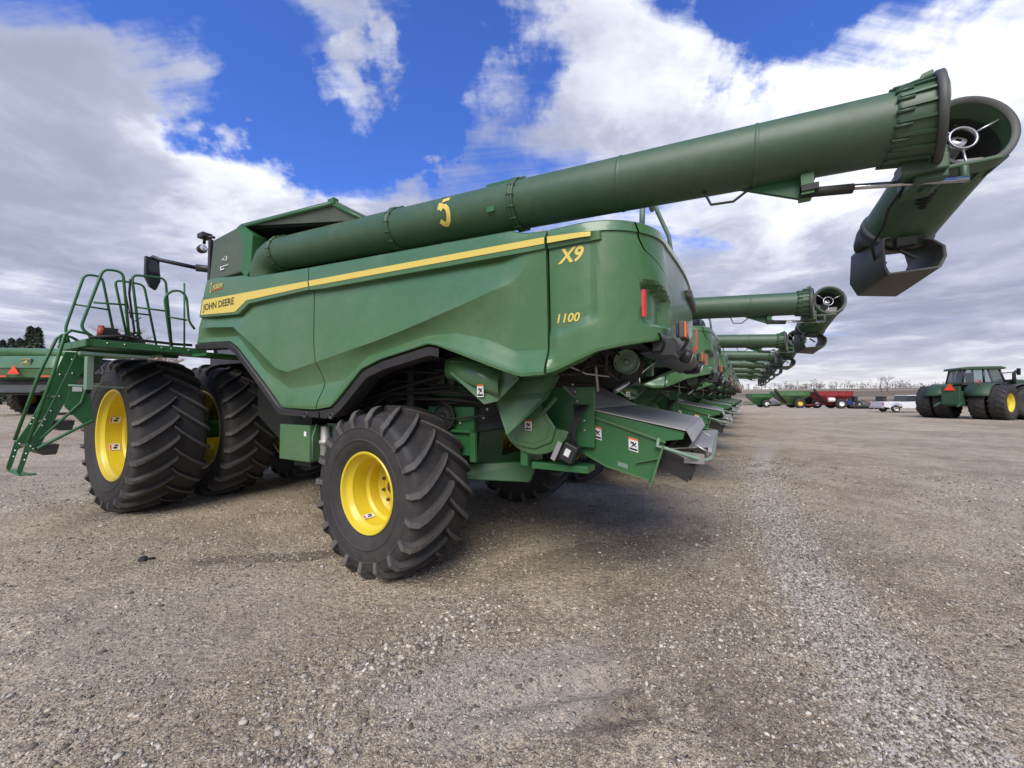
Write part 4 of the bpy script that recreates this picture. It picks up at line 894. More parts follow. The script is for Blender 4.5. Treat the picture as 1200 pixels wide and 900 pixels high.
# ------------------------------------------------ things further off
def gz(X, Y):
    d = math.hypot(X, Y)
    z = .78 * sst(11, 20, -X) * (1 - sst(60, 110, d)) - .55 * sst(60, 95, d) * sst(-10, 5, X) + .25 * sst(25, 34, d) * (1 - sst(40, 54, d)) * sst(14, 22, X)
    z += 8.5 * sst(95, 430, d)
    return z
def bwheel(par, x, y, z, Rr, W, rr, side=1, nl=20, rimm=None):
    """background wheel: tyre with lugs and a dished rim"""
    wq = bpy.data.objects.new('wheel', None); C.objects.link(wq); wq.parent = par; wq.location = (x, y, z); wq.scale = (1, side, 1); wq.empty_display_size = .2
    hw = W / 2; m = MB(); m.lathe([(rr - .02, hw * .8), (rr + .05, hw * .95), ((rr + Rr) / 2, hw), (Rr - .06, hw * .95), (Rr - .03, hw * .6), (Rr - .03, -hw * .6), (Rr - .06, -hw * .95), ((rr + Rr) / 2, -hw), (rr, -hw * .9)], (0, 0, 0), (0, 1, 0), 40)
    if nl:
        for sd in (1, -1):
            for i in range(nl):
                a0 = 2 * math.pi * (i + (.5 if sd > 0 else 0)) / nl; P = lambda r, a, h: Vector((math.cos(a) * r, h * sd, math.sin(a) * r)); da = .035 / Rr; dl = .7 * hw / Rr
                vs = [P(Rr - .05, a0 - da, 0), P(Rr, a0 - da * .7, 0), P(Rr, a0 + da * .7, 0), P(Rr - .05, a0 + da, 0), P(Rr - .08, a0 + dl - da, hw), P(Rr - .02, a0 + dl - da, hw), P(Rr - .02, a0 + dl + da, hw), P(Rr - .08, a0 + dl + da, hw)]
                m.add(vs, [(0, 1, 5, 4), (1, 2, 6, 5), (2, 3, 7, 6), (4, 5, 6, 7)])
    m.build('tyre', RUB, wq)
    m = MB(); f = hw * .8; m.lathe([(rr, f - .1), (rr + .02, f), (rr - .03, f), (rr - .05, f - .15), (rr * .6, f - .2), (rr * .35, f - .12), (.0005, f - .12)], (0, 0, 0), (0, 1, 0), 28); m.build('rim', rimm or YEL, wq)
    return wq
def tractor():
    hd = Vector((.906, -.42)); c = Vector((29.5, 24.4)); z0 = gz(29, 22.5) - .02
    t = empty('articulated_tractor', 'dark green articulated tractor on dual wheels, yellow rim facing the camera at right edge', 'tractor', (c.x, c.y, z0), math.atan2(hd.y, hd.x))
    # local: x forward, y left (away from the camera); the near side is -y
    RA = R(46); rearM = Matrix.Rotation(RA, 4, 'Z')          # the rear half is steered: it bends at the middle joint
    def rp(x, y, z): return tuple(rearM @ Vector((x, y, z)))
    for x in (1.6, -1.6):
        for y in (-1.55, -.75, .75, 1.55):
            k_ = bwheel(t, *((x, y, 1.03) if x > 0 else rp(x, y, 1.03)), 1.05, .66, .56, -1 if y < 0 else 1)
            if x < 0: k_.rotation_euler = (0, 0, RA)
    m = MB(); m.box((-3.2, -.35, .8), (-.3, .35, 1.7)); m.tube([(-1.6, -1.5, 1.03), (-1.6, 1.5, 1.03)], .16, 10); m.xf(rearM); m.box((.2, -.4, .8), (4.4, .4, 1.5)); m.tube([(1.6, -1.5, 1.03), (1.6, 1.5, 1.03)], .16, 10); m.box((-.5, -.25, .9), (.4, .25, 1.3)); m.build('chassis', TRACG, t, bevel=.03)
    m = MB(); m.prism([(1.3, -.45, 1.4), (1.3, -.45, 2.45), (3.6, -.45, 2.25), (4.5, -.45, 2.0), (4.6, -.45, 1.3)], (0, .9, 0)); m.build('hood', TRACG, t, bevel=.08)
    for s in (-1, 1):
        for x in (-1.6, 1.6):
            m = MB(); rows = []
            for i in range(11):
                a = R(35 + 125 * i / 10); r_ = 1.16; rows.append([Vector((x + math.cos(a) * r_ * 1.1, s * .35, 1.03 + math.sin(a) * r_)), Vector((x + math.cos(a) * r_ * 1.1, s * 1.35, 1.03 + math.sin(a) * r_)), Vector((x + math.cos(a) * r_ * 1.09, s * 1.37, .98 + math.sin(a) * r_))])
            m.grid(rows)
            if x < 0: m.xf(rearM)
            o = m.build('fender', GREYP if x > 0 else TRACG, t); k = o.modifiers.new('s', 'SOLIDIFY'); k.thickness = .04
    m = MB(); m.box((-.9, -.7, 1.4), (.6, .7, 2.25)); m.build('cab_base', TRACG, t, bevel=.05)
    m = MB(); m.prism([(-1.05, -.85, 2.2), (-.9, -.8, 3.05), (.6, -.8, 3.05), (.8, -.85, 2.2)], (0, 1.7, 0)); m.build('cab_window', mat('tinted_cab_glass', (.35, .42, .44), .05, trans=.85), t)
    m = MB()
    for s in (-1, 1):
        for (a, b) in ((-1.05, -.9), (-.1, -.1), (.8, .6)): m.tube([(a, s * .85, 2.2), (b, s * .8, 3.05)], .05, 6)
    m.box((-1.1, -.9, 2.1), (.85, .9, 2.26)); m.box((-.6, -.25, 2.2), (-.35, .25, 2.85)); m.build('cab_frame', BLACKP, t)
    m = MB(); m.prism([(-1.15, -.95, 3.05), (-1.1, -.95, 3.18), (-.8, -.95, 3.24), (.6, -.95, 3.24), (.85, -.95, 3.15), (.8, -.95, 3.05)], (0, 1.9, 0)); m.build('cab_roof', TRACG, t, bevel=.04)
    m = MB(); m.tube([(1.3, -.62, 1.9), (1.3, -.62, 2.75), (1.42, -.62, 2.95)], .08, 10); m.build('exhaust_stack', DARKM, t)
    m = MB(); m.tube([(.7, -.85, 2.8), (1.1, -1.35, 2.85)], .03, 6); m.box((1.08, -1.5, 2.65), (1.12, -1.25, 3.05)); m.build('wing_mirror', BLACKP, t)
    m = MB(); m.prism([(-3.35, -.25, 1.75), (-3.35, .25, 1.75), (-3.35, 0, 2.17)], (-.02, 0, 0)); m.xf(rearM); m.build('warning_triangle', REDO, t)
    m = MB(); m.box((-3.3, -.4, .9), (-3.1, .4, 2.0)); m.tube([(-3.3, -.45, 1.0), (-3.9, -.5, .8)], .07, 8); m.tube([(-3.3, .45, 1.0), (-3.9, .5, .8)], .07, 8); m.xf(rearM); m.build('rear_hitch', TRACG, t, bevel=.03)
    m = MB(); m.tube([(-2.2, -.9, 2.32), (-3.3, -1.0, 2.30)], .03, 6); m.tube([(-2.3, -.9, 2.32), (-2.2, -.8, 2.0)], .03, 6); m.xf(rearM); m.build('lamp_bar', REDR, t)
tractor()
def pickup():
    c = Vector((40.2, 39.2)); hd = Vector((.985, -.17)); t = empty('pickup_truck', 'white pickup truck with red tail lamp parked behind the tractor on the right', 'pickup truck', (c.x, c.y, gz(c.x, c.y)), math.atan2(hd.y, hd.x))
    m = MB(); pr = [(-2.7, .55), (-2.72, 1.05), (-.65, 1.08), (-.6, 1.10), (1.2, 1.12), (2.5, 1.05), (2.75, .8), (2.75, .5), (2.25, .45), (2.15, .8), (1.75, .95), (1.35, .8), (1.25, .45), (-1.1, .45), (-1.2, .8), (-1.6, .95), (-2.0, .8), (-2.1, .45)]
    for y0, dy in ((-.98, .06), (.92, .06)): m.prism([(x, y0, z) for x, z in pr], (0, dy, 0))
    m.box((-2.72, -.92, .5), (-2.66, .92, 1.06)); m.box((-2.6, -.92, .62), (-.7, .92, .7)); m.box((-.7, -.92, .5), (-.62, .92, 1.1)); m.box((1.2, -.92, 1.0), (2.55, .92, 1.06)); m.box((2.66, -.92, .5), (2.72, .92, .95)); m.box((-.6, -.92, .45), (1.2, .92, .55))
    m.build('body', WHITEP, t, bevel=.03)
    m = MB(); m.prism([(-.65, -.86, 1.1), (-.5, -.80, 1.68), (.65, -.80, 1.68), (1.3, -.86, 1.1)], (0, 1.7, 0)); m.build('cab_window', DGLASS, t, bevel=.05)
    m = MB(); m.prism([(-.55, -.8, 1.68), (-.5, -.78, 1.75), (.6, -.78, 1.75), (.7, -.8, 1.68)], (0, 1.6, 0)); m.build('roof', WHITEP, t, bevel=.03)
    for x in (-1.6, 1.75):
        for s in (-1, 1): bwheel(t, x, s * .82, .39, .39, .26, .24, s, nl=0, rimm=SILV)
    for s in (-1, 1): m = MB(); m.box((-2.74, s * .97, .78), (-2.60, s * .80, 1.02)); m.build('tail_lamp', REDR, t, bevel=.01)
    m = MB(); m.box((-2.85, -.9, .42), (-2.7, .9, .58)); m.build('rear_bumper', SILV, t, bevel=.02)
pickup()
def cart(px, D, paint, label, L_=5.2, sc=1., auger=True, tank=True, facing=1):
    X = (px - 600) / 451 * D; t = empty('grain_cart', label, 'grain cart', (X, D, gz(X, D)), R(-8) + (0 if facing > 0 else math.pi), scale=sc, group=None)
    l = L_ / 2; m = MB(); top = [(-l, -1.5, 2.9), (l, -1.5, 2.9), (l, 1.5, 2.9), (-l, 1.5, 2.9)]; mid = [(-l, -1.5, 2.2), (l, -1.5, 2.2), (l, 1.5, 2.2), (-l, 1.5, 2.2)]; bot = [(-l * .45, -.4, .9), (l * .5, -.4, .9), (l * .5, .4, .9), (-l * .45, .4, .9)]
    m.grid([[Vector(p) for p in r_] + [Vector(r_[0])] for r_ in (top, mid, bot)], 0, False); m.add(bot, [(0, 1, 2, 3)]); m.add([(x * .98, y * .98, 2.75) for x, y, z in top], [(0, 1, 2, 3)])
    m.build('hopper', paint, t)
    m = MB()
    for k in range(6): x = -l + .15 + (L_ - .3) * k / 5; m.box((x - .04, -1.54, 2.15), (x + .04, -1.49, 2.92))
    m.box((-l - .05, -1.55, 2.86), (l + .05, -1.48, 2.96)); m.build('hopper_rib', paint, t)
    for s in (-1, 1):
        for x in ((.2, 1.6) if L_ > 5.5 else (.9,)): bwheel(t, x, s * 1.25, .85, .85, .7, .42, s, nl=16, rimm=YEL if paint is GREEN else WHITE)
    m = MB(); m.box((-l * .6, -.3, .6), (l * .6, .3, .85)); m.tube([(-l * .6, 0, .7), (-l - 1.1, 0, .55)], .1, 8); m.tube([(.9, -1.2, .85), (.9, 1.2, .85)], .09, 8); m.build('frame', paint, t, bevel=.02)
    if auger:
        m = MB(); m.tube([(-l * .4, -.8, .8), (-l - .3, -1.6, 2.6), (-l - .7, -1.75, 3.3)], .2, 10); m.build('cart_auger', DARKM, t)
    if tank:
        m = MB(); m.lathe([(.0005, -.5), (.3, -.5), (.36, -.4), (.36, .4), (.3, .5), (.0005, .5)], (-.5, -1.2, 1.5), (1, 0, 0), 16); m.build('white_cover', WHITE, t)
cart(972, 66, REDP, 'red grain cart with dark folded auger standing far off in the yard', L_=5.4)
cart(925, 68, GREEN, 'green grain cart with dark auger left of the red cart', L_=5.0, tank=False)
cart(945, 71, DARKM, 'black grain cart tucked between the green cart and the red cart', L_=3.4, tank=False, auger=False)
cart(889, 70, GREEND, 'dull green grain cart at the far end of the combine row', L_=4.0, tank=False, auger=False, sc=.85)
def implement(px, D, mt, label, name, cat, s=1.):
    X = (px - 600) / 451 * D; t = empty(name, label, cat, (X, D, gz(X, D)), R(10), scale=s)
    m = MB(); m.box((-2.2, -.1, .5), (2.2, .1, .7)); m.box((-2.2, .8, .5), (2.2, 1.0, .7)); m.tube([(-1, 0, .6), (0, .9, 1.6), (1, 0, .6)], .07, 6); m.tube([(0, .9, 1.6), (2.0, .9, .7)], .06, 6); m.build('frame', mt, t, bevel=.02)
    for k in range(9):
        m = MB(); x = -2 + .5 * k; m.tube([(x, 0, .6), (x - .1, -.2, .4), (x, -.1, .02)], .04, 6); m.lathe([(.0005, 0), (.26, .0), (.26, .02), (.0005, .02)], (x, .6, .27), (1, .25, 0), 14); m.build('disc_gang', DARKM, t)
    for sg in (-1, 1): bwheel(t, sg * 1.2, 1.4, .4, .4, .3, .22, sg, nl=0)
implement(1016, 64, GREYP, 'grey tillage implement with discs between the red cart and the white pickup', 'tillage_implement', 'farm implement', .95)
implement(908, 84, BLUEP, 'small blue and grey implement in the gap between two green grain carts', 'seeding_implement', 'farm implement', .8)
def small_tractor(px, D, mt, label, s=1.):
    X = (px - 600) / 451 * D; t = empty('utility_tractor', label, 'tractor', (X, D, gz(X, D)), R(200), scale=s)
    m = MB(); m.box((.2, -.35, .8), (2.0, .35, 1.6)); m.build('hood', mt, t, bevel=.08); m = MB(); m.prism([(-.9, -.6, 1.3), (-.8, -.6, 2.4), (.2, -.6, 2.4), (.4, -.6, 1.3)], (0, 1.2, 0)); m.build('cab_window', DGLASS, t, bevel=.03); m = MB(); m.box((-1.0, -.7, 2.4), (.35, .7, 2.52)); m.build('cab_roof', mt, t, bevel=.03)
    m = MB(); m.box((-.9, -.3, .6), (1.9, .3, .85)); m.build('frame', DARKM, t)
    for sg in (-1, 1): bwheel(t, -.6, sg * .8, .8, .8, .45, .4, sg, nl=14, rimm=WHITE); bwheel(t, 1.5, sg * .7, .5, .5, .3, .25, sg, nl=0, rimm=WHITE)
small_tractor(998, 67, BLUEP, 'small blue tractor just right of the red grain cart', .85)
small_tractor(1031, 60, DARKM, 'dark loader tractor parked left of the white pickup', .8)

# a combine of the other row, seen from behind on the left
def far_combine():
    x0, y0 = -21.6, 17.0; z0 = gz(x0, y0)
    t = empty('combine_harvester', 'older green combine harvester far left with orange warning triangle on its rear hood', 'combine harvester', (x0, y0, z0), 0)
    m = MB(); rows = []
    for i in range(25):
        u = -1.9 + 3.8 * i / 24; b = (abs(u) / 1.9) ** 6
        rows.append([Vector((u, 3.0, 2.60)), Vector((u * .96, .1 + .5 * b, 2.64)), Vector((u * .98, -.0 + .4 * b, 2.45)), Vector((u * 1.0, -.10 + .4 * b, 2.10)), Vector((u, -.05 + .4 * b, 2.06)), Vector((u, .05 + .4 * b, 1.68)), Vector((u * .97, .2 + .4 * b, 1.58)), Vector((u * .97, 2.5, 1.58))])
    m.grid(rows); m.build('rear_hood', GREEN, t, sharp=R(18))
    m = MB(); m.box((-1.8, .3, .9), (1.8, 5.5, 2.5)); m.build('inner_body', DARKM, t)
    m = MB(); m.tube([(-1.9, .45, 2.84), (3.6, 1.0, 2.80)], .22, 24); m.lathe([(.22, -.06), (.27, -.06), (.27, 0), (.22, 0)], (-1.9, .45, 2.84), (1, .1, 0), 24); m.build('auger_tube', GREEN, t)
    m = MB(); m.lathe([(.25, 0), (.25, .3), (.19, .3), (.19, 0), ], (-2.2, .1, 2.86), (.25, 1, 0), 24, closed=True); m.tube([(-2.2, .25, 2.86), (-1.9, .45, 2.84)], .17, 12); m.build('auger_end', DARKM, t)
    m = MB(); m.prism([(-.5, -.16, 1.82), (.02, -.16, 1.82), (-.24, -.16, 2.2)], (0, -.02, 0)); m.build('warning_triangle', REDO, t)
    m = MB(); m.box((-.06, .0, 2.24), (.40, -.09, 2.50)); m.build('emblem_plate', DRYGREEN, t, bevel=.03)
    # leaping stag outline on the plate
    dp = [(.0, .25), (.12, .28), (.28, .36), (.42, .42), (.52, .55), (.50, .75), (.60, .62), (.66, .80), (.68, .60), (.80, .55), (.72, .47), (.66, .38), (.60, .30), (.75, .20), (.88, .24), (.74, .12), (.52, .22), (.34, .22), (.18, .16), (.04, .02), (.10, .20)]
    m = MB(); m.prism([(.0 + .34 * a, -.094, 2.28 + .20 * b) for a, b in dp], (0, -.006, 0)); m.box((-.05, -.092, 2.25), (.39, -.097, 2.265)); m.box((-.05, -.092, 2.475), (.39, -.097, 2.49)); m.build('emblem', STRIPE, t)
    for x in (-1.1, .85): m = MB(); m.box((x, -.03, 1.70), (x + .42, -.06, 1.76)); m.build('red_reflector', REDO, t)
    m = MB(); m.box((-1.9, -.2, 1.05), (1.8, .2, 1.25)); m.prism([(-1.7, .1, 1.3), (1.6, .1, 1.3), (1.6, -.7, 1.0), (-1.7, -.7, 1.0)], (0, 0, .05)); m.tube([(-2.2, -.3, .95), (1.9, -.3, .95)], .05, 8); m.build('chopper', GREYP, t)
    m = MB(); m.lathe([(.05, 0), (.09, .02), (.0005, .03)], (-1.3, -.05, 1.55), (0, -1, 0), 12); m.build('work_lamp', GLASS, t)
    for s in (-1, 1): q_ = bwheel(t, s * 1.55, 1.5, .72, .74, .6, .35, 1); q_.rotation_euler = (0, 0, R(90)); q_.location = (s * 1.75, 1.7, .72); bw = bwheel(t, s * 1.9, 5.2, 1, 1.0, .75, .5, 1); bw.rotation_euler = (0, 0, R(90) * -s)
    return t
far_combine()

# ------------------------------------------------ trees
def conifer(px, D, top, label, seed):
    rnd = random.Random(seed); X = (px - 600) / 451 * D; z0 = gz(X, D); h = (464.5 - top) * D / 451 + EYE - z0
    t = empty('conifer_tree', label, 'tree', (X, D, z0), rnd.random() * 6, group='conifers beyond the yard on the left')
    m = MB(); m.tube([(0, 0, 0), (0.05, 0, h * .5), (0, 0, h)], [.22, .12, .02], 8); m.build('trunk', BARK, t)
    m = MB(); n = int(h * 95)
    for i in range(n):
        z = h * (.10 + .90 * rnd.random() ** .85); f = 1 - (z / h - .1) / .9; lr = (.12 + 2.5 * f ** .9) * rnd.uniform(.55, 1.1) * (.6 + .4 * rnd.random()); a = rnd.random() * 6.283
        c_, s_ = math.cos(a), math.sin(a); z1 = z - lr * rnd.uniform(.05, .4)
        for k in range(5):
            q_ = (k + rnd.random()) / 5; r_ = lr * q_; zz = z + (z1 - z) * q_; w_ = .10 + .26 * (1 - q_ * .5) * rnd.random(); b = a + rnd.uniform(-.5, .5); cb_, sb_ = math.cos(b + 1.57), math.sin(b + 1.57)
            p = Vector((c_ * r_, s_ * r_, zz)); e_ = Vector((c_ * .45, s_ * .45, -.16 - .15 * rnd.random()))
            m.add([p + Vector((cb_ * w_, sb_ * w_, -.08)), p + e_, p - Vector((cb_ * w_, sb_ * w_, .08)), p - e_ * .2 + Vector((0, 0, .09))], [(0, 1, 2, 3)])
    m.build('crown', NEEDLE, t, fixn=False)
for i, (px_, D, tp, lb) in enumerate([(1, 66, 398, 'conifer at the far left edge, shortest of the group'), (11, 70, 396, 'slim conifer second from the left edge'), (21, 66, 396, 'thin conifer third from the left, before the two tall ones'), (33, 60, 382, 'tall full conifer, left one of the tall pair'), (42, 60, 383, 'tall full conifer, right one of the tall pair'), (72, 68, 393, 'conifer seen through the ladder handrails, right of the tall pair')]):
    conifer(px_, D, tp, lb, 40 + i)
def bare_tree(px, D, top, spread, label, seed, name='bare_tree', group=None, dens=1., mt=None):
    rnd = random.Random(seed); X = (px - 600) / 451 * D; z0 = gz(X, D); h = (464.5 - top) * D / 451 + EYE - z0
    t = empty(name, label, 'tree', (X, D, z0), 0, group=group); m = MB(); tw = MB()
    def grow(p, d, l, r, lev):
        n = 3; pts = [p]; q_ = p; dd = d
        for k in range(n): dd = (dd + Vector((rnd.gauss(0, .14), rnd.gauss(0, .14), .05))).normalized(); q_ = q_ + dd * l / n; pts.append(q_)
        (m if lev < 2 else tw).tube(pts, [r, r * .85, r * .7, r * .5], 5 if lev < 2 else 3, cap=False)
        if lev >= 4: return
        for k in range(int((3 + lev) * dens)):
            t_ = rnd.uniform(.35, 1); b = pts[min(3, int(t_ * 3) + 1)]; ang = rnd.random() * 6.283; sp = Vector((math.cos(ang), math.sin(ang), rnd.uniform(-.1, .5))) * spread
            grow(b, (dd * .7 + sp).normalized(), l * rnd.uniform(.5, .72), r * .5, lev + 1)
    grow(Vector((0, 0, 0)), Vector((0, 0, 1)), h * .38, h * .018, 0)
    zs = max(v[2] for v in tw.v); k = h / zs
    for mm in (m, tw): mm.v = [(a * k, b * k, c * k) for a, b, c in mm.v]
    m.build('trunk', BARK, t, fixn=False); tw.build('crown', mt or TWIGS, t, fixn=False)
RUSSET = mat('russet_twigs', (.26, .15, .10), .95, var=.4)
bare_tree(190, 55, 383, 1.1, 'broad russet tree showing between the platform handrails', 5, 'autumn_tree', dens=1.5, mt=RUSSET)
bare_tree(174, 60, 388, 1.1, 'low russet tree left of the broad one behind the handrails', 6, 'autumn_tree', dens=1.4, mt=RUSSET)
PALE = mat('pale_twigs', (.34, .31, .28), .95)
bare_tree(1033, 190, 440, .8, 'pale bare tree above the white pickup, left of its twin', 9, mt=PALE); bare_tree(1040, 195, 439, .8, 'pale bare tree above the white pickup, right of its twin', 10, mt=PALE)
# the far tree line reads as one mass
rnd = random.Random(3); m = MB()
for i in range(1100):
    px_ = rnd.uniform(-150, 1380); D = rnd.uniform(330, 520); X = (px_ - 600) / 451 * D
    if abs(X) > 1.75 * D: continue
    clump = noise.noise(Vector((px_ * .012, 0, 4))) + .5 * noise.noise(Vector((px_ * .05, 0, 1)))
    if px_ > 950 and px_ < 1100: clump += .25
    h = 5.0 + 9 * max(0, clump + .3) * rnd.uniform(.6, 1.1); z0 = gz(X, D) - .3
    m.tube([(X, D, z0), (X, D, z0 + h * .6)], [.25, .12], 4, cap=False)
    for k in range(34):
        a = rnd.random() * 6.28; r_ = rnd.random() * h * .34; zz = z0 + h * rnd.uniform(.25, 1) * (1 - .25 * (r_ / (h * .34))); p = Vector((X + math.cos(a) * r_, D + math.sin(a) * r_, zz)); s_ = rnd.uniform(.3, .9)
        m.add([p, p + Vector((rnd.gauss(0, s_), 0, s_ * 1.1)), p + Vector((rnd.gauss(0, s_) * .8, .3, rnd.uniform(0, .5)))], [(0, 1, 2)])
o = m.build('far_woods', TWIGS, None, fixn=False); o['kind'] = 'stuff'
# ------------------------------------------------ ground
def ax_coords():
    a = [0.]; s = .04
    while a[-1] < 3500:
        a.append(a[-1] + s)
        if a[-1] > 3.2: s *= 1.06
    return a
pos = ax_coords(); xs = [-v for v in pos[:0:-1]] + pos
ys = [v - 0. for v in [-v for v in pos[:0:-1]] + pos]; ys = [y for y in ys if y > -60]
def micro(X, Y):
    d = math.hypot(X, Y)
    if d > 30: return 0.
    f = 1 - sst(12, 30, d)
    v = noise.noise(Vector((X * .5, Y * .5, 0))) * .022 + noise.noise(Vector((X * 1.7, Y * 1.7, 3))) * .012
    v += noise.noise(Vector((X * 5, Y * 5, 7))) * .0045
    # a few scuffed ruts
    for (cx, cy, a, l, wd, dp) in RUTS:
        u = (X - cx) * math.cos(a) + (Y - cy) * math.sin(a); q = -(X - cx) * math.sin(a) + (Y - cy) * math.cos(a) + .08 * math.sin(u * 1.7)
        if abs(u) < l and abs(q) < wd * 2.5: v += dp * (math.exp(-(q / wd) ** 2) - .55 * math.exp(-((abs(q) - wd * 1.5) / (wd * .6)) ** 2)) * (1 - (u / l) ** 4)
    return v * f
RUTS = [(.2, 2.15, R(20), .5, .09, -.03), (.45, 2.0, R(15), .35, .06, -.025), (-2.9, 2.1, R(110), 1.2, .13, -.028), (-2.2, 4.0, R(5), 1.2, .05, -.012), (-1.9, 3.8, R(8), 1.4, .04, -.012), (6, 9, R(35), 5, .2, -.02), (9, 14, R(30), 8, .3, -.03), (4.9, 4.1, R(60), 3, .15, -.02)]
V = []; F = []
for y in ys:
    for x in xs: V.append((x, y, gz(x, y) + (micro(x, y) if abs(x) < 30 and abs(y) < 30 else 0)))
nx = len(xs)
for j in range(len(ys) - 1):
    for i in range(nx - 1): F.append((j * nx + i, j * nx + i + 1, (j + 1) * nx + i + 1, (j + 1) * nx + i))
me = bpy.data.meshes.new('ground'); me.from_pydata(V, [], F); me.polygons.foreach_set('use_smooth', [True] * len(F))
gm = bpy.data.materials.new('gravel_yard'); gm.use_nodes = True; t = gm.node_tree; t.nodes.clear(); q = NG(t)
pc = q.node('ShaderNodeNewGeometry').outputs['Position']
big = q.noise(pc, .35, 6, .6, .5); med = q.noise(pc, 1.9, 7, .65, .4); fine = q.noise(pc, 28., 5, .7); grit = q.noise(pc, 110., 3, .7)
vo = q.node('ShaderNodeTexVoronoi', {'Vector': pc, 'Scale': 46.}); vo2 = q.node('ShaderNodeTexVoronoi', {'Vector': pc, 'Scale': 120.})
col = q.mix(q.ss(q.math('ADD', q.math('MULTIPLY', big, .5), q.math('MULTIPLY', med, .5)), .34, .64), (.52, .425, .305), (.88, .76, .575))
col = q.mix(q.ss(fine, .3, .75, 0, .75), q.mix(1., col, (.50, .47, .44), 'MULTIPLY'), q.mix(1., col, (1.40, 1.38, 1.34), 'MULTIPLY'))
col = q.mix(q.ss(grit, .38, .66, 0, .85), q.mix(1., col, (.48, .46, .44), 'MULTIPLY'), q.mix(1., col, (1.32, 1.32, 1.30), 'MULTIPLY'))
clod = q.noise(pc, 9., 6, .7, .8)
col = q.mix(q.ss(clod, .42, .30, 0, .6), col, (.12, .092, .068))
vo3 = q.node('ShaderNodeTexVoronoi', {'Vector': q.vmath('ADD', pc, q.vmath('MULTIPLY', q.noise(pc, 30., 2, out=1), (.02, .02, .02)).outputs[0]).outputs[0], 'Scale': 24.})
# pebbles: pale and dark specks
peb = q.math('MULTIPLY', q.ss(vo.outputs['Distance'], .42, .28), q.ss(q.node('ShaderNodeSeparateColor', {0: vo.outputs['Color']}).outputs[0], .55, .7))
pcol = q.mix(q.node('ShaderNodeSeparateColor', {0: vo.outputs['Color']}).outputs[1], (.13, .105, .085), (.66, .61, .53))
col = q.mix(q.math('MULTIPLY', peb, .75), col, pcol)
peb2 = q.math('MULTIPLY', q.ss(vo2.outputs['Distance'], .45, .25), q.ss(q.node('ShaderNodeSeparateColor', {0: vo2.outputs['Color']}).outputs[0], .6, .75))
col = q.mix(q.math('MULTIPLY', peb2, .6), col, q.mix(q.node('ShaderNodeSeparateColor', {0: vo2.outputs['Color']}).outputs[2], (.11, .09, .07), (.64, .59, .52)))
peb3 = q.math('MULTIPLY', q.ss(vo3.outputs['Distance'], .34, .24), q.ss(q.node('ShaderNodeSeparateColor', {0: vo3.outputs['Color']}).outputs[0], .66, .78))
col = q.mix(q.math('MULTIPLY', peb3, .7), col, q.mix(q.node('ShaderNodeSeparateColor', {0: vo3.outputs['Color']}).outputs[1], (.16, .13, .105), (.68, .62, .53)))
sp = q.node('ShaderNodeSeparateXYZ', {0: pc})
def gblob(cx, cy, rx, ry, a, wob=.35):
    dx = q.math('SUBTRACT', sp.outputs[0], cx); dy = q.math('SUBTRACT', sp.outputs[1], cy)
    u = q.math('ADD', q.math('MULTIPLY', dx, math.cos(a) / rx), q.math('MULTIPLY', dy, math.sin(a) / rx)); v = q.math('ADD', q.math('MULTIPLY', dx, -math.sin(a) / ry), q.math('MULTIPLY', dy, math.cos(a) / ry))
    d = q.math('SQRT', q.math('ADD', q.math('MULTIPLY', u, u), q.math('MULTIPLY', v, v)))
    d = q.math('ADD', d, q.math('MULTIPLY', q.math('SUBTRACT', med, .5), wob * 5))
    return q.ss(d, 1.15, .6)
# pale compacted dirt, damp dark soil, loose grey gravel windrow
col = q.mix(q.math('MULTIPLY', gblob(.0, 2.2, .75, .35, R(15)), .6), col, (.48, .42, .345))
col = q.mix(q.math('MULTIPLY', gblob(-2.4, 2.9, 1.2, .8, R(0)), .3), col, (.45, .385, .31))
col = q.mix(q.math('MULTIPLY', gblob(-2.2, 3.95, 1.4, .12, R(6), .5), .55), col, (.12, .095, .072))
col = q.mix(q.math('MULTIPLY', gblob(1.3, 3.0, 1.3, .6, R(70)), .3), col, (.17, .13, .095))
col = q.mix(q.math('MULTIPLY', gblob(.7, 3.9, 1.6, .35, R(20)), .4), col, (.15, .115, .082))
col = q.mix(q.math('MULTIPLY', gblob(.55, 2.0, .35, .12, R(30)), .45), col, (.14, .11, .082))
# windrow centre line bends with distance
wx = q.math('ADD', 1.45, q.math('MULTIPLY', q.math('POWER', sp.outputs[1], 1.35), .225))
dw = q.math('ABSOLUTE', q.math('SUBTRACT', sp.outputs[0], wx)); dw = q.math('ADD', dw, q.math('MULTIPLY', q.math('SUBTRACT', med, .5), .7))
ww = q.math('MULTIPLY', q.ss(dw, .42, .12), q.ss(sp.outputs[1], 16., 6.))
vg = q.mix(q.node('ShaderNodeSeparateColor', {0: vo.outputs['Color']}).outputs[1], (.36, .32, .27), (.82, .77, .68))
col = q.mix(q.math('MULTIPLY', ww, .85), col, vg)
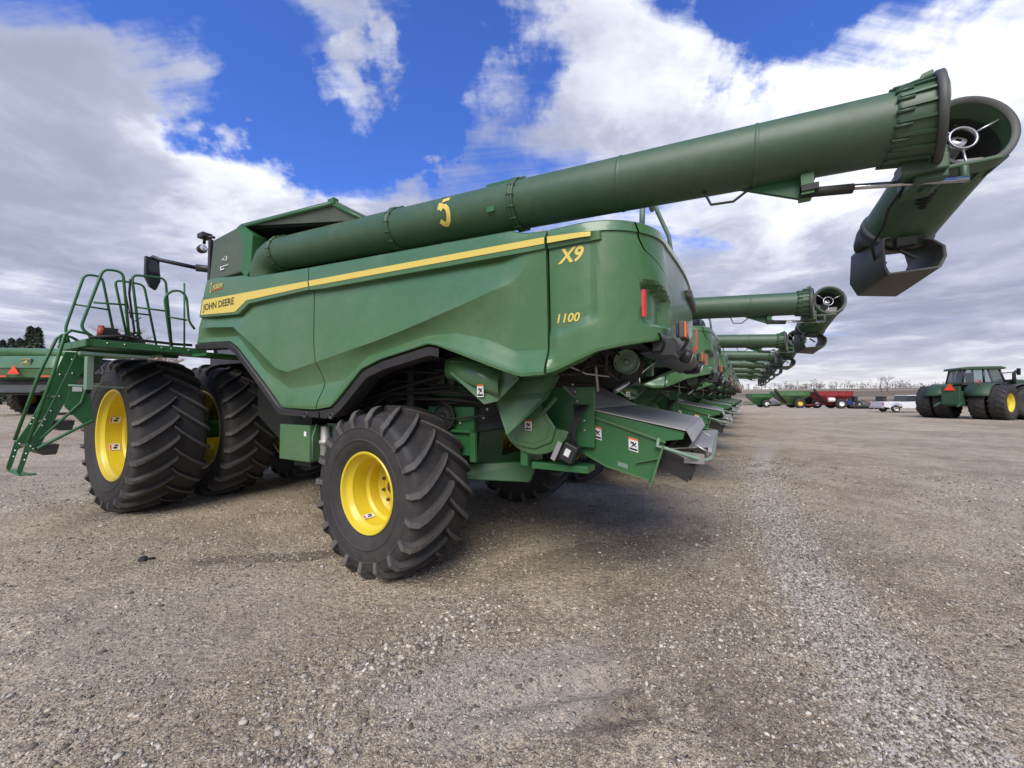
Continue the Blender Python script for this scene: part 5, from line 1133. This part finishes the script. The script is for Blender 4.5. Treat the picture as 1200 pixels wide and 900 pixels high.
# far off: brown stubble and dull fields
dist = q.vmath('LENGTH', pc).outputs['Value']
fld = q.noise(q.vmath('MULTIPLY', pc, (.004, .02, 0)).outputs[0], 1., 3, .6)
fcol = q.mix(q.ss(fld, .42, .58), (.16, .125, .09), (.29, .24, .17))
col = q.mix(q.ss(dist, 95., 120.), col, fcol)
b = q.node('ShaderNodeBsdfPrincipled', {'Base Color': col, 'Roughness': .93}); b.inputs['Specular IOR Level'].default_value = .25
hh = q.math('ADD', q.math('ADD', q.math('MULTIPLY', fine, .010), q.math('MULTIPLY', grit, .004)), q.math('ADD', q.math('MULTIPLY', peb, .010), q.math('ADD', q.math('MULTIPLY', peb2, .004), q.math('MULTIPLY', peb3, .016))))
hh = q.math('ADD', hh, q.math('ADD', q.math('MULTIPLY', med, .03), q.math('MULTIPLY', clod, .030)))
bp = q.node('ShaderNodeBump', {'Height': hh, 'Strength': 1., 'Distance': 1.6}); t.links.new(bp.outputs[0], b.inputs['Normal'])
q.node('ShaderNodeOutputMaterial', {0: b.outputs[0]})
me.materials.append(gm); go = bpy.data.objects.new('ground', me); C.objects.link(go); go['kind'] = 'structure'

# loose stones lying on the yard
def gh(x, y): return gz(x, y) + micro(x, y)
def stones(name, pts, mt):
    """pts: list of x, y, size"""
    ph = (1 + 5 ** .5) / 2
    base = np.array([(-1, ph, 0), (1, ph, 0), (-1, -ph, 0), (1, -ph, 0), (0, -1, ph), (0, 1, ph), (0, -1, -ph), (0, 1, -ph), (ph, 0, -1), (ph, 0, 1), (-ph, 0, -1), (-ph, 0, 1)]) / 1.9
    fc = np.array([(0, 11, 5), (0, 5, 1), (0, 1, 7), (0, 7, 10), (0, 10, 11), (1, 5, 9), (5, 11, 4), (11, 10, 2), (10, 7, 6), (7, 1, 8), (3, 9, 4), (3, 4, 2), (3, 2, 6), (3, 6, 8), (3, 8, 9), (4, 9, 5), (2, 4, 11), (6, 2, 10), (8, 6, 7), (9, 8, 1)])
    n = len(pts); vs = np.empty((n, 12, 3)); tint = np.empty((n, 12))
    for i, (x, y, s) in enumerate(pts):
        b = base * (1 + np.random.uniform(-.28, .28, (12, 1))); b = b * np.array([1.15, np.random.uniform(.5, .9), np.random.uniform(.4, .7)]) * s
        a = random.random() * 6.28; c_, s_ = math.cos(a), math.sin(a); r = np.array([[c_, -s_, 0], [s_, c_, 0], [0, 0, 1]])
        vs[i] = b @ r.T + np.array([x, y, gh(x, y) + s * .15]); tint[i] = random.random()
    fs = (fc[None] + (np.arange(n) * 12)[:, None, None]).reshape(-1, 3)
    me = bpy.data.meshes.new(name); me.vertices.add(n * 12); me.vertices.foreach_set('co', vs.reshape(-1))
    me.loops.add(fs.size); me.loops.foreach_set('vertex_index', fs.reshape(-1).astype(np.int32)); me.polygons.add(len(fs))
    me.polygons.foreach_set('loop_start', np.arange(len(fs), dtype=np.int32) * 3); me.polygons.foreach_set('loop_total', np.full(len(fs), 3, dtype=np.int32))
    me.update(calc_edges=True); me.polygons.foreach_set('use_smooth', [True] * len(fs))
    at_ = me.attributes.new('tint', 'FLOAT', 'POINT'); at_.data.foreach_set('value', tint.reshape(-1))
    me.materials.append(mt); o = bpy.data.objects.new(name, me); C.objects.link(o); o['kind'] = 'stuff'; return o
sm = bpy.data.materials.new('stone'); sm.use_nodes = True; t = sm.node_tree; t.nodes.clear(); q = NG(t)
at_ = q.node('ShaderNodeAttribute'); at_.attribute_name = 'tint'
cr = q.node('ShaderNodeValToRGB', {0: at_.outputs['Fac']}); e = cr.color_ramp.elements; e[0].color = (.10, .08, .06, 1); e[1].color = (.74, .68, .57, 1)
for p_, c_ in ((.25, (.22, .18, .135)), (.5, (.36, .31, .245)), (.8, (.48, .43, .355)), (.93, (.58, .51, .40))): k = e.new(p_); k.color = (*c_, 1)
nn_ = q.noise(q.node('ShaderNodeNewGeometry').outputs['Position'], 90., 3, .6)
b = q.node('ShaderNodeBsdfPrincipled', {'Base Color': q.mix(q.ss(nn_, .3, .7, 0, .5), cr.outputs[0], q.mix(1., cr.outputs[0], (.6, .6, .6), 'MULTIPLY')), 'Roughness': .88}); q.node('ShaderNodeOutputMaterial', {0: b.outputs[0]})
pts = []
while len(pts) < 60000:
    d = 1.3 + 11 * random.random() ** 1.5; a = R(random.uniform(-54, 54)); x, y = d * math.sin(a), d * math.cos(a)
    cl = noise.noise(Vector((x * .9, y * .9, 11))) + .6 * noise.noise(Vector((x * 3, y * 3, 2)))
    if random.random() > .55 + cl * .8: continue
    if noise.noise(Vector((x * .45, y * .45, 5))) > .25 and random.random() < .5: continue
    s = .0030 + .0052 * random.random() ** 2 + (.006 if random.random() < .07 else 0) + (.012 if random.random() < .004 else 0)
    pts.append((x, y, s * (1 + d * .08)))
stones('scattered_stones', pts, sm)
pts = []
while len(pts) < 22000:
    y = 1.2 + 9 * random.random() ** 1.3; x = 1.45 + .225 * y ** 1.35 + random.gauss(0, .20 + .02 * y)
    pts.append((x, y, (.005 + .008 * random.random() ** 2) * (1 + y * .05)))
stones('gravel_windrow', pts, sm)
pts = []
for k in range(420):
    r_ = random.choice([(-.72, 2.35), (-.55, 2.6), (-1.05, 1.75), (-.35, 2.9)]); pts.append((r_[0] + random.gauss(0, .12), r_[1] + random.gauss(0, .12), .008 + .012 * random.random()))
pts += [(1.12, 2.14, .036), (.98, 2.05, .02), (1.35, 2.45, .018), (.35, 3.4, .02)]
stones('loose_pebbles', pts, sm)
# dry straw
m = MB()
for k in range(900):
    d = 1.3 + 4.5 * random.random(); a = R(random.uniform(-52, 52)); x, y = d * math.sin(a), d * math.cos(a)
    if noise.noise(Vector((x * 1.1, y * 1.1, 21))) < .05: continue
    b = random.random() * 6.28; l = random.uniform(.02, .06); z = gh(x, y) + .008
    m.tube([(x, y, z), (x + math.cos(b) * l * .5, y + math.sin(b) * l * .5, z + .006), (x + math.cos(b + .4) * l, y + math.sin(b + .4) * l, z)], .0011, 4)
o = m.build('dry_straw', mat('straw', (.36, .28, .16), .9), fixn=False); o['kind'] = 'stuff'
m = MB(); m.lathe([(.0005, 0), (.035, 0), (.042, .015), (.03, .04), (.0005, .045)], (-3.64, 3.85, gh(-3.64, 3.85) - .004), (0, 0, 1), 9, smooth=False); m.tube([(-3.6, 3.85, .02), (-3.55, 3.88, .015)], .012, 6)
tag(m.build('soil_clod', RUBB), 'small black rubber lump lying alone on the dirt left of the big rear wheel', 'rubber lump')
